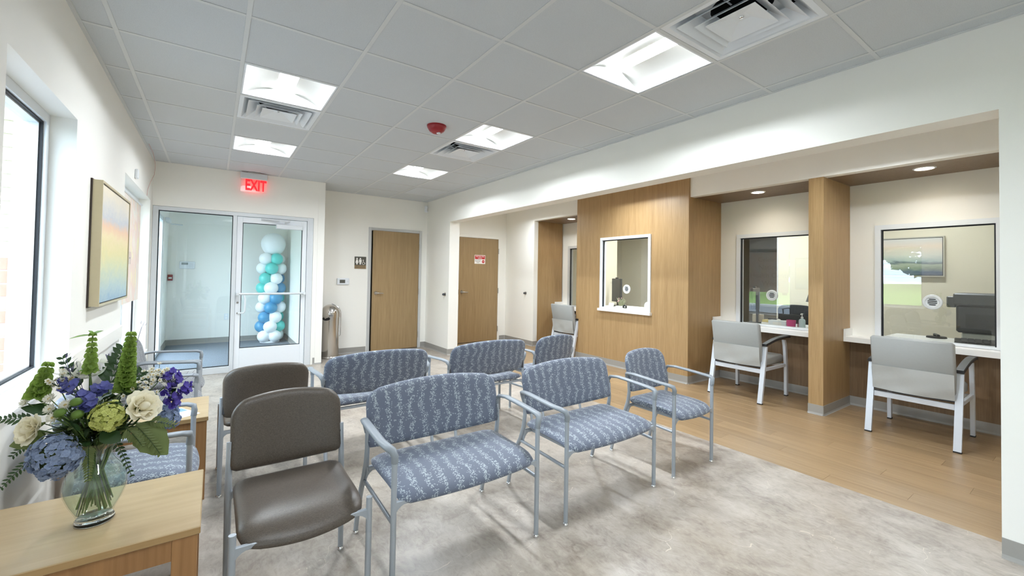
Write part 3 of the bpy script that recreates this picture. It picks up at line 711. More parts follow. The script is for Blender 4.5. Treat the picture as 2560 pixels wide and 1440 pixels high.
for o in list(S.objects):
    if o.name.startswith('ceiling_light') and o.parent is None and o.location.x > 4.2:   # corridor and office fittings are dimmed
        for ch in o.children:
            if ch.name.startswith('led_strip'): ch.data = ch.data.copy(); ch.data.energy = TROFFER_W*((0.38 if o.location.y < -1 else 0.8 if o.location.y < 2 else 0.5) if o.location.x < 5.5 else 1.1 if o.location.x < 6.5 else 0.45 if o.location.y < 1 else 1.0)
for o in S.objects:
    if o.name.startswith('ceiling_light') and o.parent is None and (o.location.x > 4.2 or o.location.y > 4.2): o.location.z = H-0.134

def exit_sign(loc, rz, label, lit=True, first=[]):
    if first: return copy_tree(first[0], loc, rz, label)
    e = thing('exit_sign', label, 'sign', loc, rz, group='edge-lit exit signs'); first.append(e)
    MB().bev(-0.16, 0.16, -0.024, 0.024, -0.095, -0.012, 0.004).build('housing', 'alu', e)
    MB().bev(-0.075, 0.075, -0.03, 0.03, -0.0118, -0.0005, 0.002).build('canopy', 'satin', e)
    MB().bev(-0.155, 0.155, -0.003, 0.003, -0.275, -0.0955, 0.001).build('acrylic_panel', 'acrylic', e)
    text_mesh('EXIT', 0.205, 'exit_red', 'lettering', e, (0.022, -0.0035, -0.183), (PI/2, 0, 0), 0.001, 0.60, bold=0.006)
    return e
exit_sign((0.915, YE-0.06, H), 0, 'lit red EXIT sign over the glass entry door')
exit_sign((4.615, -0.24, H), 0, 'pink EXIT sign half hidden behind the soffit, before the oak block')
ws = thing('motion_sensor', 'small white motion sensor high in the far corner by the restroom', 'sensor', (3.735, 4.20, 2.60), math.radians(35))
MB().bev(-0.028, 0.028, -0.024, 0.024, -0.06, 0.06, 0.008).build('case', 'frame_white', ws); MB().bev(-0.018, 0.018, -0.028, -0.0245, -0.04, 0.01, 0.001).build('lens', 'reflector', ws)
ws = thing('wall_sensor', 'small white sensor on the left wall above the far window', 'sensor', (XL, 2.22, 2.31))
MB().bev(0.0004, 0.026, -0.028, 0.028, -0.045, 0.045, 0.006).build('case', 'frame_white', ws)
cb = thing('alarm_cable', 'thin reddish cable drooping from the ceiling corner to the far window', 'cable', (-0.1, 2.9, 2.7))
MB().tube([(-0.02, -0.15, 0.041), (-0.005, 0.1, 0.0), (-0.012, 0.42, -0.07), (-0.025, 0.50, -0.17), (-0.045, 0.34, -0.30), (-0.054, 0.22, -0.40), (-0.056, 0.20, -0.475)], 0.0022, 6).build('wire', plain('red_brown_cable', (206, 158, 150), 0.5), cb, smooth=True)

# ------------------------------------------------------------------ things on the far walls
th = thing('thermostat', 'white wall thermostat with a dark display beside the restroom door', 'thermostat', (2.288, YF, 1.23))
MB().bev(-0.098, 0.098, -0.026, -0.0004, -0.055, 0.055, 0.006).build('case', 'frame_white', th)
MB().box(-0.058, 0.03, -0.0275, -0.0262, -0.028, 0.028).build('display', plain('dark_lcd', (86, 86, 80), 0.25, var=0), th)
MB().box(0.058, 0.082, -0.028, -0.0262, -0.010, 0.006).build('button', 'alu', th)
rs = thing('restroom_sign', 'dark square restroom sign with white figures and a tan band', 'sign', (2.568, YF, 1.555))
MB().bev(-0.098, 0.098, -0.007, -0.0004, -0.105, 0.105, 0.002).build('plate', 'sign_brown', rs)
MB().box(-0.0975, 0.0975, -0.0078, -0.0071, -0.1045, -0.045).build('band', 'sign_tan', rs)
text_mesh('RESTROOM', 0.030, 'sign_brown', 'lettering', rs, (0, -0.0086, -0.074), (PI/2, 0, 0), 0.0008)
def figure(dx, dress):
    m = MB(); m.lathe([(0, -0.0005), (0.0125, -0.0005), (0.0125, 0.0)], 14, (dx, -0.0076, 0.072), 'y')
    if dress: pts = [(-0.012, 0.056), (0.012, 0.056), (0.026, -0.002), (0.011, -0.002), (0.011, -0.030), (-0.011, -0.030), (-0.011, -0.002), (-0.026, -0.002)]
    else: pts = [(-0.022, 0.056), (0.022, 0.056), (0.022, 0.006), (0.013, 0.006), (0.012, -0.030), (-0.012, -0.030), (-0.013, 0.006), (-0.022, 0.006)]
    m.add([(dx+u, -0.0080, v) for u, v in pts], [tuple(range(8))]); m.build('figure', 'paper', rs, fix=False)
figure(-0.058, True); figure(-0.002, False)
m = MB(); m.lathe([(0, -0.0005), (0.009, -0.0005), (0.009, 0)], 12, (0.048, -0.0076, 0.045), 'y')
m.tube([(0.048, -0.0078, 0.034), (0.050, -0.0078, 0.008), (0.068, -0.0078, 0.006), (0.080, -0.0078, -0.018)], 0.004, 6)
m.tube([(0.052+0.022*math.cos(q), -0.0078, -0.008+0.022*math.sin(q)) for q in [math.radians(130+230*i/16) for i in range(17)]], 0.0035, 6)
m.build('wheelchair_symbol', 'paper', rs)
ns = thing('staff_notice', 'red and white notice on the far oak door', 'sign', (4.968, YF-0.0125, 1.695), 0)
MB().bev(-0.128, 0.128, -0.0022, -0.0003, -0.09, 0.09, 0.0006).build('card', 'paper', ns)
MB().box(-0.118, 0.118, -0.0029, -0.0023, 0.006, 0.080).build('red_band', 'red_print', ns)
text_mesh('RESTRICTED', 0.042, 'paper', 'lettering', ns, (0, -0.0034, 0.058), (PI/2, 0, 0), 0.0006, 0.85); text_mesh('AREA', 0.040, 'paper', 'lettering', ns, (0, -0.0034, 0.024), (PI/2, 0, 0), 0.0006)
text_mesh('AUTHORIZED\nPERSONNEL\nONLY', 0.026, 'ink', 'lettering', ns, (-0.048, -0.0029, -0.040), (PI/2, 0, 0), 0.0006, 0.9)
m = MB(); m.lathe([(0, -0.0004), (0.034, -0.0004), (0.034, 0)], 8, (0.078, -0.0024, -0.042), 'y'); m.build('stop_symbol', 'red_print', ns)
text_mesh('STOP', 0.024, 'paper', 'lettering', ns, (0.078, -0.0033, -0.042), (PI/2, 0, 0), 0.0006, 0.8)
def bumper(loc, rz, label):
    b = thing('door_bumper', label, 'door stop', loc, rz, group='grey wall door stops')
    MB().lathe([(0, -0.004), (0.03, -0.004), (0.03, 0)], 18, (0, -0.0004, 0), 'y').build('plate', 'satin', b, smooth=True)
    MB().lathe([(0, -0.05), (0.016, -0.048), (0.022, -0.03), (0.014, -0.004)], 16, (0, -0.0004, 0), 'y').build('rubber', 'taupe_trim', b, smooth=True)
bumper((XS, 3.455, 1.03), -PI/2, 'grey door stop on the short white wall right of the restroom door'); bumper((XB+0.01, 3.55, 1.028), -PI/2, 'grey door stop on the white wall beside the far bay')
# steel bin
bi = thing('waste_bin', 'stainless steel dome-top waste bin in the recess by the restroom', 'bin', (2.055, 4.085, 0))
MB().lathe([(0, 0.003), (0.158, 0.003), (0.158, 0.022), (0.150, 0.032), (0.0, 0.032)], 40).build('base_ring', 'steel', bi, smooth=True)
MB().lathe([(0.145, 0.0325), (0.145, 0.655), (0.0, 0.655)], 40).build('body', 'steel', bi, smooth=True)
MB().lathe([(0.150, 0.6555), (0.150, 0.70)]+[(0.150*math.cos(i/12*PI/2), 0.70+0.16*math.sin(i/12*PI/2)) for i in range(1, 13)], 40).build('dome_lid', 'steel', bi, smooth=True)
fa = math.radians(-125); fx, fy = math.cos(fa), math.sin(fa)
m = MB(); R3 = Matrix.Translation((0.147*fx, 0.147*fy, 0.64)) @ Matrix.Rotation(fa-PI/2, 4, 'Z')
m.add([(0.062*math.cos(2*PI*j/20), 0.004-0.055*abs(math.cos(2*PI*j/20))**2*0.22, 0.030*math.sin(2*PI*j/20)) for j in range(20)], [tuple(range(20))]); m.xf(R3).build('opening', 'dark', bi, fix=False)
ha = math.radians(-20); hx, hy = math.cos(ha), math.sin(ha)
MB().tube([(0.02*hx, 0.02*hy, 0.868)]+[((0.162)*math.sin(q)*hx, 0.162*math.sin(q)*hy, 0.70+0.168*math.cos(q)) for q in [i/8*PI/2 for i in range(1, 9)]]+[(0.162*hx, 0.162*hy, 0.36), (0.147*hx, 0.147*hy, 0.345)], 0.007, 8).build('edge_glint_rod', 'chrome', bi, smooth=True)  # chrome rod added to imitate the reflection along the can's edge

# ------------------------------------------------------------------ waiting room seating
def back_panel(W, z0, z1, fab, y0=0.2, lean=0.09, crown=0.04, th=0.05, curve=0.03):
    zc, hz, hw = (z0+z1)/2, (z1-z0)/2, W/2
    def bend(u, v, h):
        s = u/hw; z = zc+v + crown*(1-s*s)*(0.75*max(v/hz, 0)) - 0.016*(1-s*s)*max(-v/hz, 0)
        y = y0 + lean*(v+hz)/(2*hz) + curve*(1-s*s)
        return (u, y+h, z)
    return cushion(rrect(hw, hz, 0.066, 0.022), [0.02, 0.3, 0.6, 0.8, 0.9, 0.955, 0.985, 1.0], lambda r, u, v: (lambda k: (-k, k))(th/2*max(0, 1-r**9)**0.5), bend, 96)
def seat_pad(W, fab, yb=0.185, yf=-0.300, z=0.425, th=0.055, bulge=0.035, dip=0.02):
    yc, hy, hw = (yb+yf)/2, (yb-yf)/2, W/2
    def bend(u, v, h):
        s = u/hw; f = max(0, -(v/hy)); y = yc+v-bulge*(1-s*s)*f**2
        zz = z - 0.030*f**4 - dip*(1-s*s)*f**4 + 0.006*max(0, v/hy)**2
        return (u, y, zz+h)
    return cushion(rrect(hw, hy, 0.05), [0.02, 0.3, 0.6, 0.8, 0.9, 0.955, 0.985, 1.0], lambda r, u, v: (lambda k: (k*1.1, -k*0.9))(th/2*max(0, 1-r**7)**0.5), bend, 64)
def make_chair(name, W, fab, arms, label, cat, loc, rz, group):
    t = thing(name, label, cat, loc, rz, group); hw = W/2; mt = 'chair_metal'
    link('seat', seat_pad(W-0.028, fab, yb=0.185 if not arms else 0.140, yf=-0.282 if not arms else -0.300, z=0.428, th=0.060, bulge=0.034 if not arms else 0.022, dip=0.024 if not arms else 0.008).mesh('seat', fab, 60), t)
    link('backrest', back_panel(W-0.004 if not arms else W+0.004, 0.505 if arms else 0.488, 0.772 if arms else 0.775, fab, 0.092 if arms else 0.190, 0.062 if arms else 0.05, 0.045, 0.05, 0.03).mesh('backrest', fab, 60), t)
    for s in (-1, 1):
        x = s*hw
        fl_ = MB().tube([(x, -0.285, 0.014), (x, -0.285, 0.595 if arms else 0.452)], 0.0125, 12).build('leg', mt, t, smooth=True)
        MB().lathe([(0, 0.0005), (0.0165, 0.0005), (0.0165, 0.008), (0.0128, 0.0138), (0, 0.0138)], 16, (x, -0.285, 0)).build('glide', 'chrome', fl_, smooth=True)
        bk = MB().tube([(x, 0.275, 0.014), (x, 0.245, 0.14), (x, 0.190, 0.27), (x, 0.145, 0.345), (x, 0.118, 0.42), (x, 0.106, 0.50), (x, 0.112, 0.60)] if arms else [(x, 0.165, 0.014), (x, 0.168, 0.14), (x, 0.176, 0.27), (x, 0.186, 0.37), (x, 0.192, 0.44), (x, 0.202, 0.54), (x, 0.210, 0.615)], [0.0125, 0.013, 0.014, 0.015, 0.014, 0.012, 0.011], 12).build('leg', mt, t, smooth=True)
        MB().lathe([(0, 0.0005), (0.0165, 0.0005), (0.0165, 0.008), (0.0128, 0.0138), (0, 0.0138)], 16, (x, 0.275 if arms else 0.165, 0)).build('glide', 'chrome', bk, smooth=True)
        if arms:
            MB().tube([(x, -0.273, 0.313), (x, 0.148, 0.327)], 0.0095, 10).build('stretcher', mt, t, smooth=True)
            # moulded arm: rises off the rear upright, runs forward and curls down over the front leg
            P = [(x, 0.112, 0.578), (x+s*0.004, 0.126, 0.618), (x+s*0.016, 0.112, 0.645), (x+s*0.026, 0.050, 0.652), (x+s*0.028, -0.06, 0.646), (x+s*0.028, -0.19, 0.637), (x+s*0.022, -0.255, 0.634), (x+s*0.010, -0.285, 0.625), (x, -0.288, 0.600), (x, -0.285, 0.572)]
            RX = [0.013, 0.016, 0.020, 0.022, 0.022, 0.022, 0.022, 0.018, 0.0155, 0.0150]; RY = [0.012, 0.012, 0.011, 0.010, 0.010, 0.010, 0.011, 0.014, 0.0155, 0.0150]
            MB().tube(P, RX, 14, RY, (1, 0, 0)).build('armrest', 'arm_plastic', t, smooth=60)
        # cast bracket flaring from the legs into the seat rail
        for yy in (-0.285, 0.118 if arms else 0.190):
            L = []
            for i in range(7):
                q = i/6*PI/2; L.append([(x-s*(0.060-0.060*math.sin(q)+0.0), yy-0.009, 0.404), (x-s*(0.060-0.060*math.sin(q)), yy+0.009, 0.404), (x-s*(0.060-0.060*math.sin(q)), yy+0.009, 0.392-0.060*(1-math.cos(q))-0.0), (x-s*(0.060-0.060*math.sin(q)), yy-0.009, 0.392-0.060*(1-math.cos(q)))])
            MB().loops(L).build('corner_bracket', mt, t, smooth=50)
    m = MB(); m.bev(-hw+0.008, hw-0.008, -0.292, -0.276, 0.386, 0.405, 0.003); yr = 0.106 if arms else 0.180; m.bev(-hw+0.008, hw-0.008, yr, yr+0.016, 0.384, 0.404, 0.003)
    for s in (-1, 1): m.bev(min(s*(hw-0.07), s*(hw-0.055)), max(s*(hw-0.07), s*(hw-0.055)), -0.276, yr, 0.384, 0.402, 0.003)
    m.build('seat_frame', mt, t)
    for s in (-1, 1):
        MB().bev(min(s*(hw-0.020), s*(hw-0.002)), max(s*(hw-0.020), s*(hw-0.002)), (0.108 if arms else 0.196), (0.124 if arms else 0.214), 0.51, 0.585, 0.003).build('back_bracket', 'taupe_trim', t)
    return t
YF1, YF2 = -1.195, 0.10
A_ = make_chair('side_chair', 0.478, 'taupe', False, 'taupe armless chair in front, facing the camera, beside the flower table', 'chair', (0.808, YF1+0.015, 0), 0.0, 'taupe armless chairs')
copy_tree(A_, (0.79, 0.064, 0), PI, 'taupe armless chair behind, seen from its back, before the entry door')
B_ = make_chair('waiting_bench', 0.782, 'fab_blue', True, 'blue vine-patterned wide seat in front, directly right of the taupe chair', 'bench', (1.538, YF1, 0), 0.0, 'blue patterned two-person seats')
copy_tree(B_, (2.522, YF1-0.01, 0), 0.0, 'blue vine-patterned wide seat in front, next to the single armchair')
copy_tree(B_, (1.54, YF2, 0), PI, 'blue vine-patterned wide seat turned away, in front of the restroom door')
copy_tree(B_, (2.53, YF2, 0), PI, 'blue vine-patterned wide seat turned away, in front of the far oak door')
D_ = make_chair('waiting_armchair', 0.478, 'fab_blue', True, 'blue vine-patterned single armchair in front, nearest the wood floor', 'armchair', (3.372, YF1-0.01, 0), 0.0, 'blue patterned single armchairs')
copy_tree(D_, (3.295, YF2, 0), PI, 'blue vine-patterned single armchair turned away, last of the rear row')
copy_tree(D_, (0.135, -0.535, 0), PI/2, 'blue vine-patterned armchair under the window, behind the flower table')
G_ = make_chair('waiting_armchair', 0.478, 'fab_grey', True, 'grey vine-patterned armchair just beyond the second side table', 'armchair', (0.125, 0.80, 0), PI/2, 'grey patterned armchairs by the window')
copy_tree(G_, (0.13, 1.375, 0), PI/2, 'grey vine-patterned armchair farthest along the window wall')

# ------------------------------------------------------------------ reception chairs
def recep_chair(label, loc, rz, first=[]):
    if first: return copy_tree(first[0], loc, rz, label)
    t = thing('reception_chair', label, 'chair', loc, rz, 'grey chairs at the reception bays'); first.append(t); hw = 0.288
    def bar(P, wx, wy): return MB().loops([[(p[0]-wx, p[1]-wy, p[2]), (p[0]+wx, p[1]-wy, p[2]), (p[0]+wx, p[1]+wy, p[2]), (p[0]-wx, p[1]+wy, p[2])] for p in P])
    for s in (-1, 1):
        x = s*hw
        l = bar([(x, 0.325, 0.012), (x, 0.262, 0.32), (x, 0.205, 0.625)], 0.024, 0.015).build('leg', 'recep_metal', t); MB().box(x-0.025, x+0.025, 0.309, 0.341, 0.0005, 0.0118).build('foot_cap', 'black', l)
        l = bar([(x, -0.325, 0.012), (x, -0.318, 0.35), (x, -0.285, 0.60), (x, -0.262, 0.668)], 0.015, 0.022).build('leg', 'recep_metal', t); MB().box(x-0.017, x+0.017, -0.348, -0.302, 0.0005, 0.0118).build('foot_cap', 'black', l)
        m = MB(); L = []
        for i in range(13):
            q = i/12; y = 0.235-0.60*q; z = 0.632+0.062*math.sin(q*PI*0.62)
            L.append([(x-0.028, y, z), (x+0.028, y, z), (x+0.030, y, z+0.010), (x+0.024, y, z+0.026), (x-0.024, y, z+0.026), (x-0.030, y, z+0.010)])
        m.loops(L).build('arm_pad', 'black', t, smooth=40)
        MB().bev(min(x-s*0.016, x+s*0.01), max(x-s*0.016, x+s*0.01), -0.305, 0.252, 0.350, 0.385, 0.003).build('side_rail', 'recep_metal', t)
    MB().bev(-hw+0.024, hw-0.024, 0.236, 0.262, 0.325, 0.372, 0.003).build('rear_rail', 'recep_metal', t)
    MB().bev(-hw+0.016, hw-0.016, -0.30, -0.275, 0.345, 0.38, 0.003).build('front_rail', 'recep_metal', t)
    MB().bev(-hw+0.03, hw-0.03, -0.335, 0.185, 0.386, 0.490, 0.022).build('seat', 'recep_vinyl', t, smooth=50)
    def lean(mb, y0, k): mb.v = [(p[0], p[1]+y0+k*(p[2]-0.40), p[2]) for p in mb.v]; return mb
    lean(MB().bev(-0.272, 0.272, -0.038, 0.038, 0.385, 0.885, 0.016), 0.215, 0.20).build('backrest', 'recep_vinyl', t, smooth=50)
    # loose cloth cover hanging over the lower half of the back, a little wavy along its hem
    m = MB(); nx, nz = 24, 12; G = []
    for j in range(nz+1):
        row = []
        for i in range(nx+1):
            u = -0.268+0.536*i/nx; v = j/nz; z = 0.62-0.215*v - 0.010*math.sin(i/nx*PI)*v
            y = 0.0475 + 0.016*v + 0.005*math.sin(i*0.62+v*3.6)*v*(1.2-v*0.5) + 0.007*math.sin(v*PI)*math.sin(i*0.22+0.3) + 0.003*math.sin(i*0.33-v*9)*v
            row.append((u, y, z))
        G.append(row)
    k0 = len(m.v)
    for row in G: m.v += row
    for row in G: m.v += [(p[0], p[1]-0.004, p[2]) for p in row]
    n1 = nx+1; off = n1*(nz+1)
    for j in range(nz):
        for i in range(nx):
            a = j*n1+i; m.f.append((a, a+1, a+n1+1, a+n1)); m.f.append((off+a, off+a+n1, off+a+n1+1, off+a+1))
    for i in range(nx): m.f.append((i, off+i, off+i+1, i+1)); a = nz*n1+i; m.f.append((a, a+1, off+a+1, off+a))
    for j in range(nz): a = j*n1; m.f.append((a, a+n1, off+a+n1, off+a)); a += nx; m.f.append((a, off+a, off+a+n1, a+n1))
    lean(m, 0.215, 0.20).build('back_cover', 'recep_flap', t, smooth=60)
    lean(MB().tube([(-0.268, 0.034, 0.392), (0.262, 0.034, 0.378), (0.268, 0.034, 0.42), (0.268, 0.034, 0.60)], 0.005, 6), 0.215, 0.20).build('piping', 'taupe_trim', t, smooth=True)
    return t
recep_chair('wide grey chair with black arms at the bay nearest the camera', (5.805, -2.222, 0), PI/2)
recep_chair('wide grey chair with black arms at the middle bay', (5.805, -0.694, 0), PI/2)
recep_chair('wide grey chair with black arms at the far bay, beyond the oak block', (5.80, 2.315, 0), PI/2)

# ------------------------------------------------------------------ side tables
def side_table(label, loc, first=[]):
    if first: return copy_tree(first[0], loc, 0, label)
    t = thing('side_table', label, 'table', loc, 0, 'blond side tables'); first.append(t)
    hx, hy = 0.306, 0.258
    MB().bev(-hx, hx, -hy, hy, 0.474, 0.50, 0.0025).build('tabletop', 'table_top', t)
    MB().box(-hx+0.001, hx-0.001, -hy-0.0004, -hy+0.002, 0.4765, 0.4975).box(hx-0.002, hx+0.0004, -hy+0.001, hy-0.001, 0.4765, 0.4975).build('edge_band', 'table_edge', t)
    lx, ly = hx-0.043, hy-0.043
    for sx in (-1, 1):
        for sy in (-1, 1): MB().bev(sx*lx-0.035, sx*lx+0.035, sy*ly-0.035, sy*ly+0.035, 0.0005, 0.4735, 0.002).build('leg', 'table_leg', t)
    for sy in (-1, 1): MB().box(-lx+0.0355, lx-0.0355, sy*ly-0.012+sy*0.018, sy*ly+0.012+sy*0.018, 0.40, 0.4735).build('apron', 'table_leg', t)
    for sx in (-1, 1): MB().box(sx*lx-0.012+sx*0.018, sx*lx+0.012+sx*0.018, -ly+0.0355, ly-0.0355, 0.40, 0.4735).build('apron', 'table_leg', t)
    return t
side_table('blond wooden side table in front holding the flower vase', (0.171, -1.178, 0))
side_table('blond wooden side table behind the flowers with a blue leaflet on it', (0.181, 0.162, 0))
lf = thing('leaflet', 'pale blue leaflet lying on the second side table', 'leaflet', (0.33, 0.05, 0.5003), 0.5)
MB().box(-0.075, 0.075, -0.105, 0.105, 0, 0.0012).build('sheet', 'paper', lf); MB().box(-0.068, 0.068, 0.02, 0.098, 0.0012, 0.0016).build('blue_panel', plain('blue_print', (120, 160, 206), 0.4, var=0), lf)

# ------------------------------------------------------------------ paintings
def paint_mat(name, stops, warp, sc):
    k = NT(name); v = k.coord(); sp = k.n('ShaderNodeSeparateXYZ'); k.l(v, sp.inputs[0])
    n1 = k.noise(k.coord(sc), warp[1], 6, 0.65, 0.8); n2 = k.noise(k.coord(sc), warp[1]*6, 4, 0.6)
    f = k.math('ADD', sp.outputs[2], k.math('ADD', k.math('MULTIPLY', k.math('SUBTRACT', n1, 0.5), warp[0]), k.math('MULTIPLY', k.math('SUBTRACT', n2, 0.5), warp[0]*0.25)))
    k.col(k.mix(k.math('MULTIPLY', n2, 0.25), k.ramp(f, stops), lin(236, 226, 206))); k.b.inputs['Roughness'].default_value = 0.5; k.bump(n2, 0.2, 0.002); return k.m
p1 = thing('painting', 'tall abstract sunset painting on the left wall, champagne frame', 'painting', (XL, 1.005, 1.14))
hy, hz = 0.545, 0.81
m = MB(); frame_ring(m, 'x', 0.002, 0.058, -hy, hy, 0, hz, 0.014); m.build('frame', plain('champagne_frame', (196, 184, 152), 0.4, 0.2), p1)
m = MB(); frame_ring(m, 'x', 0.0005, 0.010, -hy-0.006, hy+0.006, -0.006, hz+0.006, 0.0058); m.build('dark_edge', plain('dark_brown_edge', (52, 40, 32), 0.5), p1)
m = MB(); frame_ring(m, 'x', 0.030, 0.050, -hy+0.0145, hy-0.0145, 0.0145, hz-0.0145, 0.006); m.build('shadow_gap', 'gasket', p1)
P1 = paint_mat('sunset_canvas', [(0.0, lin(116, 156, 186)), (0.12, lin(158, 184, 186)), (0.26, lin(196, 200, 158)), (0.36, lin(214, 202, 140)), (0.46, lin(224, 204, 156)), (0.53, lin(222, 180, 146)), (0.60, lin(180, 184, 192)), (0.68, lin(204, 200, 192)), (0.80, lin(224, 212, 188))], (0.22, 3.0), (1, 1, 2))
MB().box(0.02, 0.052, -hy+0.021, hy-0.021, 0.021, hz-0.021).build('canvas', P1, p1)
# ------------------------------------------------------------------ vestibule
vd = struct('door_4', label='glazed outer door of the vestibule')
m = MB(); frame_ring(m, 'x', -0.30, -0.22, 3.952, 5.848, 0.0, 2.249, 0.06); m.box(-0.30, -0.22, 4.87, 4.93, 0.06, 2.189); m.build('frame', 'frame_white', vd)
MB().box(-0.265, -0.259, 4.012, 4.869, 0.062, 2.187).build('pane', 'glass', vd); MB().box(-0.265, -0.259, 4.931, 5.786, 0.062, 2.187).build('pane', 'glass', vd)
oc = MB().bev(-0.199, -0.14, 5.90, 6.26, 2.19, 2.26, 0.006).build('door_closer', 'alu', vd)
MB().tube([(-0.14, 6.2, 2.178), (0.0, 6.25, 2.172), (0.02, 6.25, 2.172)], 0.011, 8).build('closer_arm', 'alu', oc, smooth=True)
vp = thing('alarm_keypad', 'white alarm keypad on the vestibule wall, seen through the side light', 'keypad', (0.085, 6.65, 1.47))
MB().bev(-0.115, 0.115, -0.03, -0.0004, -0.068, 0.068, 0.008).build('case', 'frame_white', vp)
MB().box(-0.085, 0.012, -0.0315, -0.0303, 0.005, 0.045).build('display', plain('keypad_lcd', (128, 140, 140), 0.3, var=0), vp)
m = MB()
for i in range(3):
    for j in range(4): m.box(0.03+i*0.022, 0.045+i*0.022, -0.0325, -0.0303, -0.045+j*0.022, -0.032+j*0.022)
m.build('keys', 'alu', vp)
pl = thing('fire_pull', 'red fire alarm pull station on the vestibule wall', 'alarm', (-0.155, 6.65, 1.235))
MB().bev(-0.035, 0.035, -0.045, -0.0004, -0.055, 0.055, 0.006).build('case', 'red', pl); MB().bev(-0.024, 0.024, -0.058, -0.0453, -0.02, 0.008, 0.003).build('lever', 'paper', pl)
ol = thing('wall_outlet', 'white wall outlet low on the vestibule wall', 'outlet', (0.71, 6.65, 0.49))
MB().bev(-0.035, 0.035, -0.007, -0.0004, -0.057, 0.057, 0.002).build('plate', 'frame_white', ol); MB().box(-0.014, 0.014, -0.009, -0.0073, -0.04, -0.012).box(-0.014, 0.014, -0.009, -0.0073, 0.012, 0.04).build('socket', 'white', ol)
bc = thing('balloon_column', 'column of white, teal and blue balloons behind the glass entry door', 'balloons', (1.42, 6.28, 0))
M['bal_w'] = plain('white_balloon', (236, 240, 242), 0.3, var=0.01); M['bal_t'] = plain('teal_balloon', (96, 204, 196), 0.3, var=0.03); M['bal_b'] = plain('blue_balloon', (84, 150, 190), 0.3, var=0.03)
MB().lathe([(0, 0.002), (0.17, 0.002), (0.17, 0.016), (0.15, 0.030), (0.03, 0.036), (0.0, 0.036)], 36).build('base_plate', 'bal_w', bc, smooth=True)
MB().tube([(0, 0, 0.036), (0, 0, 1.72)], 0.016, 10).build('pole', 'bal_w', bc, smooth=True)
def balloon(c, r, d, mat):
    m = MB(); d = Vector(d).normalized(); prof = []
    for i in range(15):
        q = -PI/2+PI*i/14; k = math.sin(q); prof.append((r*math.cos(q)*(1 if k > 0 else 1-0.10*k*k), r*(k if k > 0 else k*1.16)))
    prof[0] = (0.006, -r*1.16); prof.insert(0, (0.012, -r*1.16-0.014))
    m.lathe(prof, 24); q = Vector((0, 0, 1)).rotation_difference(d).to_matrix().to_4x4(); m.xf(Matrix.Translation(c) @ q)
    return m.build('balloon', mat, bc, smooth=60)
# rings of four, alternating by half a step; colour per balloon as the photo shows the front ones
lv = [(0.125, 0, 'w w w t'), (0.31, 1, 'w t b b'), (0.49, 0, 'b w t w'), (0.68, 1, 'b w w w'), (0.86, 0, 'w b t t'), (1.055, 1, 'w b w t'), (1.24, 0, 't w b b'), (1.435, 1, 't w w w'), (1.62, 0, 'w t w w')]
for z, odd, cs in lv:
    a0 = [math.radians(-138), math.radians(-62), math.radians(28), math.radians(118)] if not odd else [math.radians(-95), math.radians(-8), math.radians(82), math.radians(176)]
    for a, cc in zip(a0, cs.split()):
        r = 0.112+0.012*rnd.random(); R = 0.145
        balloon(Vector((R*math.cos(a), R*math.sin(a), z)), r, (math.cos(a), math.sin(a), -0.1), 'bal_'+cc)
balloon(Vector((0.02, 0, 1.92)), 0.215, (0, 0, 1), 'bal_w')

# ------------------------------------------------------------------ reception office behind the glass
p2 = thing('painting', 'blue and green seascape painting on the office wall behind the near window', 'painting', (8.62, -1.465, 1.46))
hy, hz = 0.465, 0.555
m = MB(); frame_ring(m, 'x', -0.055, -0.002, -hy, hy, 0, hz, 0.014); m.build('frame', plain('silver_gilt_frame', (188, 182, 166), 0.4, 0.2), p2)
m = MB(); frame_ring(m, 'x', -0.050, -0.03, -hy+0.0145, hy-0.0145, 0.0145, hz-0.0145, 0.007); m.build('shadow_gap', 'gasket', p2)
P2 = paint_mat('seascape_canvas', [(0.0, lin(38, 60, 96)), (0.06, lin(54, 78, 112)), (0.11, lin(122, 136, 118)), (0.16, lin(160, 166, 150)), (0.185, lin(60, 82, 104)), (0.215, lin(164, 178, 176)), (0.30, lin(206, 204, 192)), (0.42, lin(222, 200, 178)), (0.52, lin(200, 198, 192))], (0.11, 2.4), (1, 1, 3))
MB().box(-0.05, -0.02, -hy+0.022, hy-0.022, 0.022, hz-0.022).build('canvas', P2, p2)
pr_ = thing('printer', 'black office printer on a stand behind the near window', 'printer', (7.95, -2.45, 0))
MB().bev(-0.28, 0.28, -0.30, 0.28, 0.80, 1.12, 0.02).build('body', 'black', pr_); MB().bev(-0.30, 0.30, -0.32, 0.30, 1.1205, 1.26, 0.015).build('scanner_lid', plain('charcoal_plastic', (62, 62, 60), 0.4), pr_)
MB().bev(-0.27, -0.15, 0.281, 0.36, 1.09, 1.22, 0.01).build('control_panel', plain('charcoal_plastic', (66, 66, 64), 0.4), pr_); MB().box(-0.2805, -0.2802, -0.24, 0.2, 0.86, 1.02).build('paper_slot', 'dark', pr_)
MB().bev(-0.24, 0.24, -0.26, 0.24, 0.0, 0.7995, 0.01).build('cabinet', plain('grey_cabinet', (168, 168, 160), 0.5), pr_)
kb = thing('keyboard', 'black keyboard tray on the counter behind the near window', 'keyboard', (6.82, -2.45, 0.7725), 0.15)
MB().bev(-0.22, 0.22, -0.16, 0.16, 0.0, 0.022, 0.006).build('base', 'black', kb)
m = MB()
for i in range(12):
    for j in range(5): m.box(-0.2+0.034*i, -0.172+0.034*i, -0.13+0.05*j, -0.09+0.05*j, 0.0222, 0.028)
m.build('keys', plain('key_plastic', (44, 44, 46), 0.5), kb)
hd = thing('desk_phone', 'small black desk gadget on the counter behind the near window', 'phone', (7.02, -2.12, 0.7725), 0.4)
